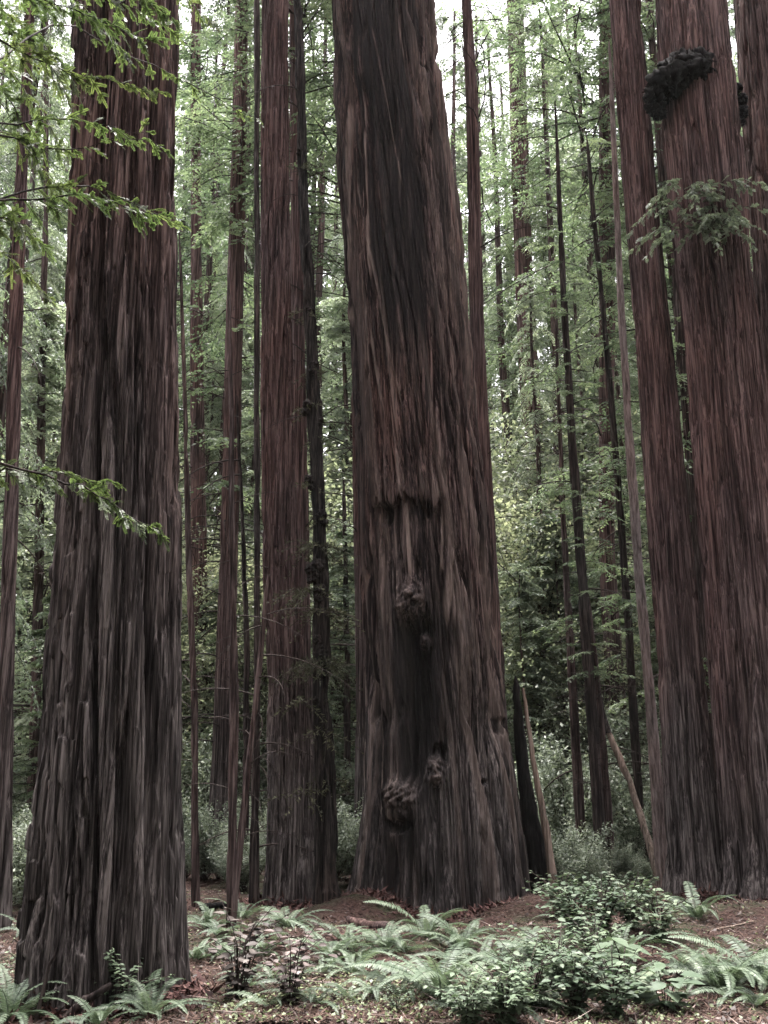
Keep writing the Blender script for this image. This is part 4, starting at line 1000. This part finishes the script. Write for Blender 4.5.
STICKS = [
    ('fallen_branch', [(36, 1006, 0), (46, 975, .0), (58, 947, .0)], 'propped', 2.6, 'bare stick propped against the foot of the wide left redwood', M_DARKB, Y_LEFT - .85),
    ('fallen_branch', [(62, 1020, 0), (84, 1000, 0), (100, 992, 0), (112, 984, 0)], 'propped', 5.0, 'thick curved branch lying before the wide left redwood', M_DARKB, Y_LEFT - .75),
]
for nm, path, _, wpx, lb, mt, Y in STICKS:
    p0 = at(path[0][0], path[0][1], Y); b = Vector((p0.x, Y, float(ground_h(p0.x, Y))))
    t = thing(nm, lb, 'branch', b)
    pts = [at(u, v, Y) - b for u, v, _ in path]; pts[0].z = min(pts[0].z, -.01)
    fine = []
    for i in range(len(pts) - 1):
        for q in (0, .33, .66): fine.append(pts[i].lerp(pts[i + 1], q) + Vector((rf.uniform(-.01, .01), 0, rf.uniform(-.01, .01))))
    fine.append(pts[-1]); n = len(fine); s = depth_scale(980, Y)
    g = Geo(); g.tube(fine, [wpx * s * (1 - .5 * i / n) * rf.uniform(.85, 1.15) for i in range(n)], 0, 8)
    mesh_obj('stem', g.mesh('stem', mt), t)
LOGS = [
    ((352, 925), (398, 935), 8, 'short rotting log on the red litter, left foot of the central redwood', M_THIN, 'fallen_log'),
    ((200, 912), (226, 910), 7, 'dark log lying behind the thin bare pole', M_CHAR, 'fallen_log'),
    ((186, 1022), (192, 1000), 1.6, 'pale twig on the litter right of the wide left redwood', M_DEAD, 'fallen_twig'),
    ((300, 985), (360, 962), 1.6, 'thin twig lying across the red litter left of the ferns', M_DEAD, 'fallen_twig'),
    ((318, 975), (345, 985), 1.8, 'brown twig below the drooping fern on red litter', M_THIN, 'fallen_twig'),
    ((520, 945), (560, 935), 1.6, 'pale twig on the needle mound right of the central redwood', M_DEAD, 'fallen_twig'),
    ((486, 930), (520, 950), 1.5, 'brown twig on the litter under the right side of the central redwood', M_THIN, 'fallen_twig'),
    ((690, 1000), (740, 1010), 1.7, 'brown twig lying below the largest fern at right', M_THIN, 'fallen_twig'),
    ((350, 1012), (372, 985), 1.4, 'thin pale twig at the left of the mossy patch', M_DEAD, 'fallen_twig'),
    ((715, 930), (760, 922), 1.7, 'pale twig on red litter at the foot of the burled redwood', M_DEAD, 'fallen_twig'),
]
for (a, b_, wpx, lb, mt, nm) in LOGS:
    p, q = on_ground(*a), on_ground(*b_); s = depth_scale(a[1], p.y); n = 12
    t = thing(nm, lb, 'log' if nm == 'fallen_log' else 'twig', p)
    pts, rad = [], []
    for i in range(n):
        k = i / (n - 1); c = p.lerp(q, k); jit = wpx * s * .5
        c.x += rf.uniform(-jit, jit); c.y += rf.uniform(-jit, jit); c.z = float(ground_h(c.x, c.y)) + wpx * s * .55 + rf.uniform(0, .012)
        pts.append(c - p); rad.append(wpx * s * .7 * rf.uniform(.8, 1.1) * (1 - .35 * k))
    rad[0] *= .6; rad[-1] *= .4
    g = Geo(); g.tube(pts, rad, 0, 9); mesh_obj('stem', g.mesh('stem', mt), t)

# ------------------------------------------------------------------ near redwood sprays, hung from a young redwood outside the left edge
def bough(path, seed, twigs=26, tl=.26, needle=(.016, .0062), mats=None, rad=.009, spread=1.0, bare=.15, geo=None):
    """a bough along world points; side twigs carry two ranks of flat needles"""
    r = np.random.RandomState(seed); g = geo or Geo()
    P = np.array([tuple(p) for p in path]); n = len(P)
    tt = np.linspace(0, n - 1, 14)
    C_ = np.stack([np.interp(tt, np.arange(n), P[:, k]) for k in range(3)], -1); C_[1:-1] += r.normal(0, .012, (12, 3))
    g.tube([tuple(p) for p in C_], list(np.linspace(rad, .002, 14)), 1, 6)
    for k in range(twigs + 1):
        q = bare + (1 - bare) * (k + r.rand() * .5) / (twigs + .5); q = min(q, 1.)
        f = q * 13; i = min(int(f), 12); b = C_[i] + (C_[i + 1] - C_[i]) * (f - i)
        T = unit(C_[min(i + 1, 13)] - C_[max(i - 1, 0)]); S = unit(np.cross(T, np.array([0, 0, 1.])))
        sg = 1 if k % 2 else -1; an = r.uniform(.5, 1.0) if k < twigs else 0
        d = unit(T * math.cos(an) + S * sg * math.sin(an) + np.array([0, 0, -1.]) * r.uniform(-.15, .75) + .2 * r.normal(size=3))
        l = tl * r.uniform(.55, 1.2) * (1.1 - .55 * q)
        pn = unit(np.array([0, 0, 1.]) + .45 * r.normal(size=3))
        spurs = [(b, d, l)]
        for e in (-1, 1, -1, 1, -1):
            q2 = r.uniform(.15, .8); wd = unit(np.cross(d, pn)) * e
            spurs.append((b + d * l * q2, unit(d * r.uniform(.6, 1.1) + wd), l * r.uniform(.3, .55) * (1.15 - q2)))
        for b0, d0, l0 in spurs:
            m = max(5, int(l0 / .0045)); s_ = np.linspace(0, 1, m)
            W = b0 + d0 * (l0 * s_)[:, None] + np.array([0, 0, -.15 * l0]) * (s_ ** 2)[:, None]
            g.tube([tuple(W[0]), tuple(W[m // 2]), tuple(W[-1])], [.0022, .0016, .0008], 1, 4)
            wS = unit(np.cross(d0, pn))
            tn = np.clip(.5 + .2 * r.normal() + .1 * r.normal(size=m), 0, 1)
            nl = needle[0] * (1.15 - .5 * s_) * np.minimum(1, .5 + s_ * 4) * spread
            for e in (-1, 1):
                D = unit(d0 * .55 + wS * e + .14 * r.normal(size=(m, 3))); S2 = np.broadcast_to(unit(d0 - wS * e * .5), (m, 3))
                g.leaves(W, D, S2, nl, needle[1], 0, tn, mid=.5)
    return g
def near_redwood():
    Yt = 4.6; x = at(-150, 700, Yt).x
    b = Vector((x, Yt, float(ground_h(x, Yt))))
    t = thing('redwood_sapling', 'young redwood at the left edge whose bright green boughs hang across the wide left trunk', 'tree', b)
    g = Geo(); pts = [Vector((.02 * math.sin(k), .02 * math.cos(k * 1.7), k * .5 - .1)) for k in range(14)]
    g.tube(pts, [.09 * (1 - .055 * k) for k in range(14)], 0, 12); mesh_obj('trunk', g.mesh('trunk', M_THIN), t)
    B = [  # pixels along each bough with distances
        ([(-150, 20), (-40, -20), (60, 5), (150, 40)], 5.2, 30, .26), ([(-150, 60), (0, -30), (90, -12), (168, 28)], 5.6, 26, .24),
        ([(-150, 130), (-20, 30), (70, 75), (160, 92)], 5.4, 28, .24), ([(-150, 210), (-20, 130), (60, 150), (150, 132)], 6.0, 16, .2),
        ([(-150, 250), (0, 200), (90, 195), (160, 215)], 5.0, 24, .24), ([(-150, 230), (-40, 60), (10, 100), (40, 170)], 5.8, 26, .24),
        ([(-150, 300), (-60, 170), (0, 200), (45, 250)], 6.2, 26, .26), ([(-150, 120), (-30, 10), (20, 30), (60, 60)], 6.0, 26, .26),
        ([(-150, 560), (-30, 455), (60, 478), (105, 500), (162, 530)], 4.6, 22, .2), ([(-150, 540), (-40, 470), (40, 470), (112, 480)], 4.7, 20, .18),
        ([(-150, 330), (-50, 220), (-5, 215), (30, 225)], 5.6, 20, .24), ([(-150, 40), (40, -50), (150, -30), (215, 22)], 6.6, 22, .24),
        ([(-150, 90), (60, 20), (170, 75), (262, 120)], 7.0, 14, .2),
        ([(-150, 60), (-40, -10), (20, 20), (75, 110)], 7.0, 34, .32), ([(-150, 160), (-50, 60), (5, 60), (66, 150)], 7.4, 34, .32), ([(-150, 260), (-50, 150), (10, 130), (60, 190)], 7.2, 32, .30), ([(-150, 330), (-60, 230), (0, 250), (50, 300)], 7.4, 30, .30), ([(-150, 20), (-20, -50), (60, -20), (130, 60)], 6.0, 28, .26), ([(-150, 60), (20, -60), (110, -30), (172, 18)], 5.4, 30, .26), ([(-150, 200), (0, 120), (90, 120), (165, 150)], 5.6, 20, .2), ([(-150, 260), (10, 190), (100, 190), (172, 222)], 5.4, 20, .24),
    ]
    for i, (px, Y, tw, tl) in enumerate(B):
        n = len(px); path = []
        for k, (u, v) in enumerate(px):
            yy = Yt + (Y - Yt) * min(1, k / 1.5)
            p = at(u, v, yy) - b
            if k == 0: p.x = 0; p.y = 0
            path.append(p)
        mesh_obj('bough', bough(path, 60 + i, int(tw * 1.0), tl * .95, bare=.42).mesh('bough', [M_NEAR, M_TWIG]), t)
near_redwood()

def grey_spray():
    g = Geo(); r = random.Random(2)
    for i in range(34):
        u0, v0 = r.uniform(668, 735), r.uniform(180, 236); Y = Y6 - .65
        p0 = at(u0, v0, Y); a = r.uniform(-2.9, -.25); l = r.uniform(.35, 1.3)
        d = Vector((math.cos(a) * 1.1, math.sin(a) * .7, r.uniform(-.5, .15)))
        path = [p0 + d * l * q + Vector((0, 0, -.45 * l * q * q)) - T6.location for q in (0, .33, .66, 1)]
        bough(path, 700 + i, 12, .20, (.026, .008), rad=.006, bare=.1, geo=g)
    mesh_obj('spray', g.mesh('spray', [M_CONIF2, M_TWIG]), T6)
grey_spray()

# ------------------------------------------------------------------ damp air
def haze():
    g = Geo()
    x0, x1, y0, y1, z0, z1 = -140, 140, -12, 190, -3.0, 90
    V = [(x, y, z) for z in (z0, z1) for y in (y0, y1) for x in (x0, x1)]
    g.add(V, [(0, 2, 3, 1), (4, 5, 7, 6), (0, 1, 5, 4), (2, 6, 7, 3), (0, 4, 6, 2), (1, 3, 7, 5)])
    m, nt, out = new_mat('haze')
    v = nt.nodes.new('ShaderNodeVolumePrincipled'); v.inputs['Density'].default_value = .00012
    v.inputs['Color'].default_value = (.93, .96, .95, 1); v.inputs['Anisotropy'].default_value = .2
    nt.links.new(v.outputs[0], out.inputs['Volume'])
    o = mesh_obj('haze', g.mesh('haze', m, False)); o['kind'] = 'stuff'
haze()
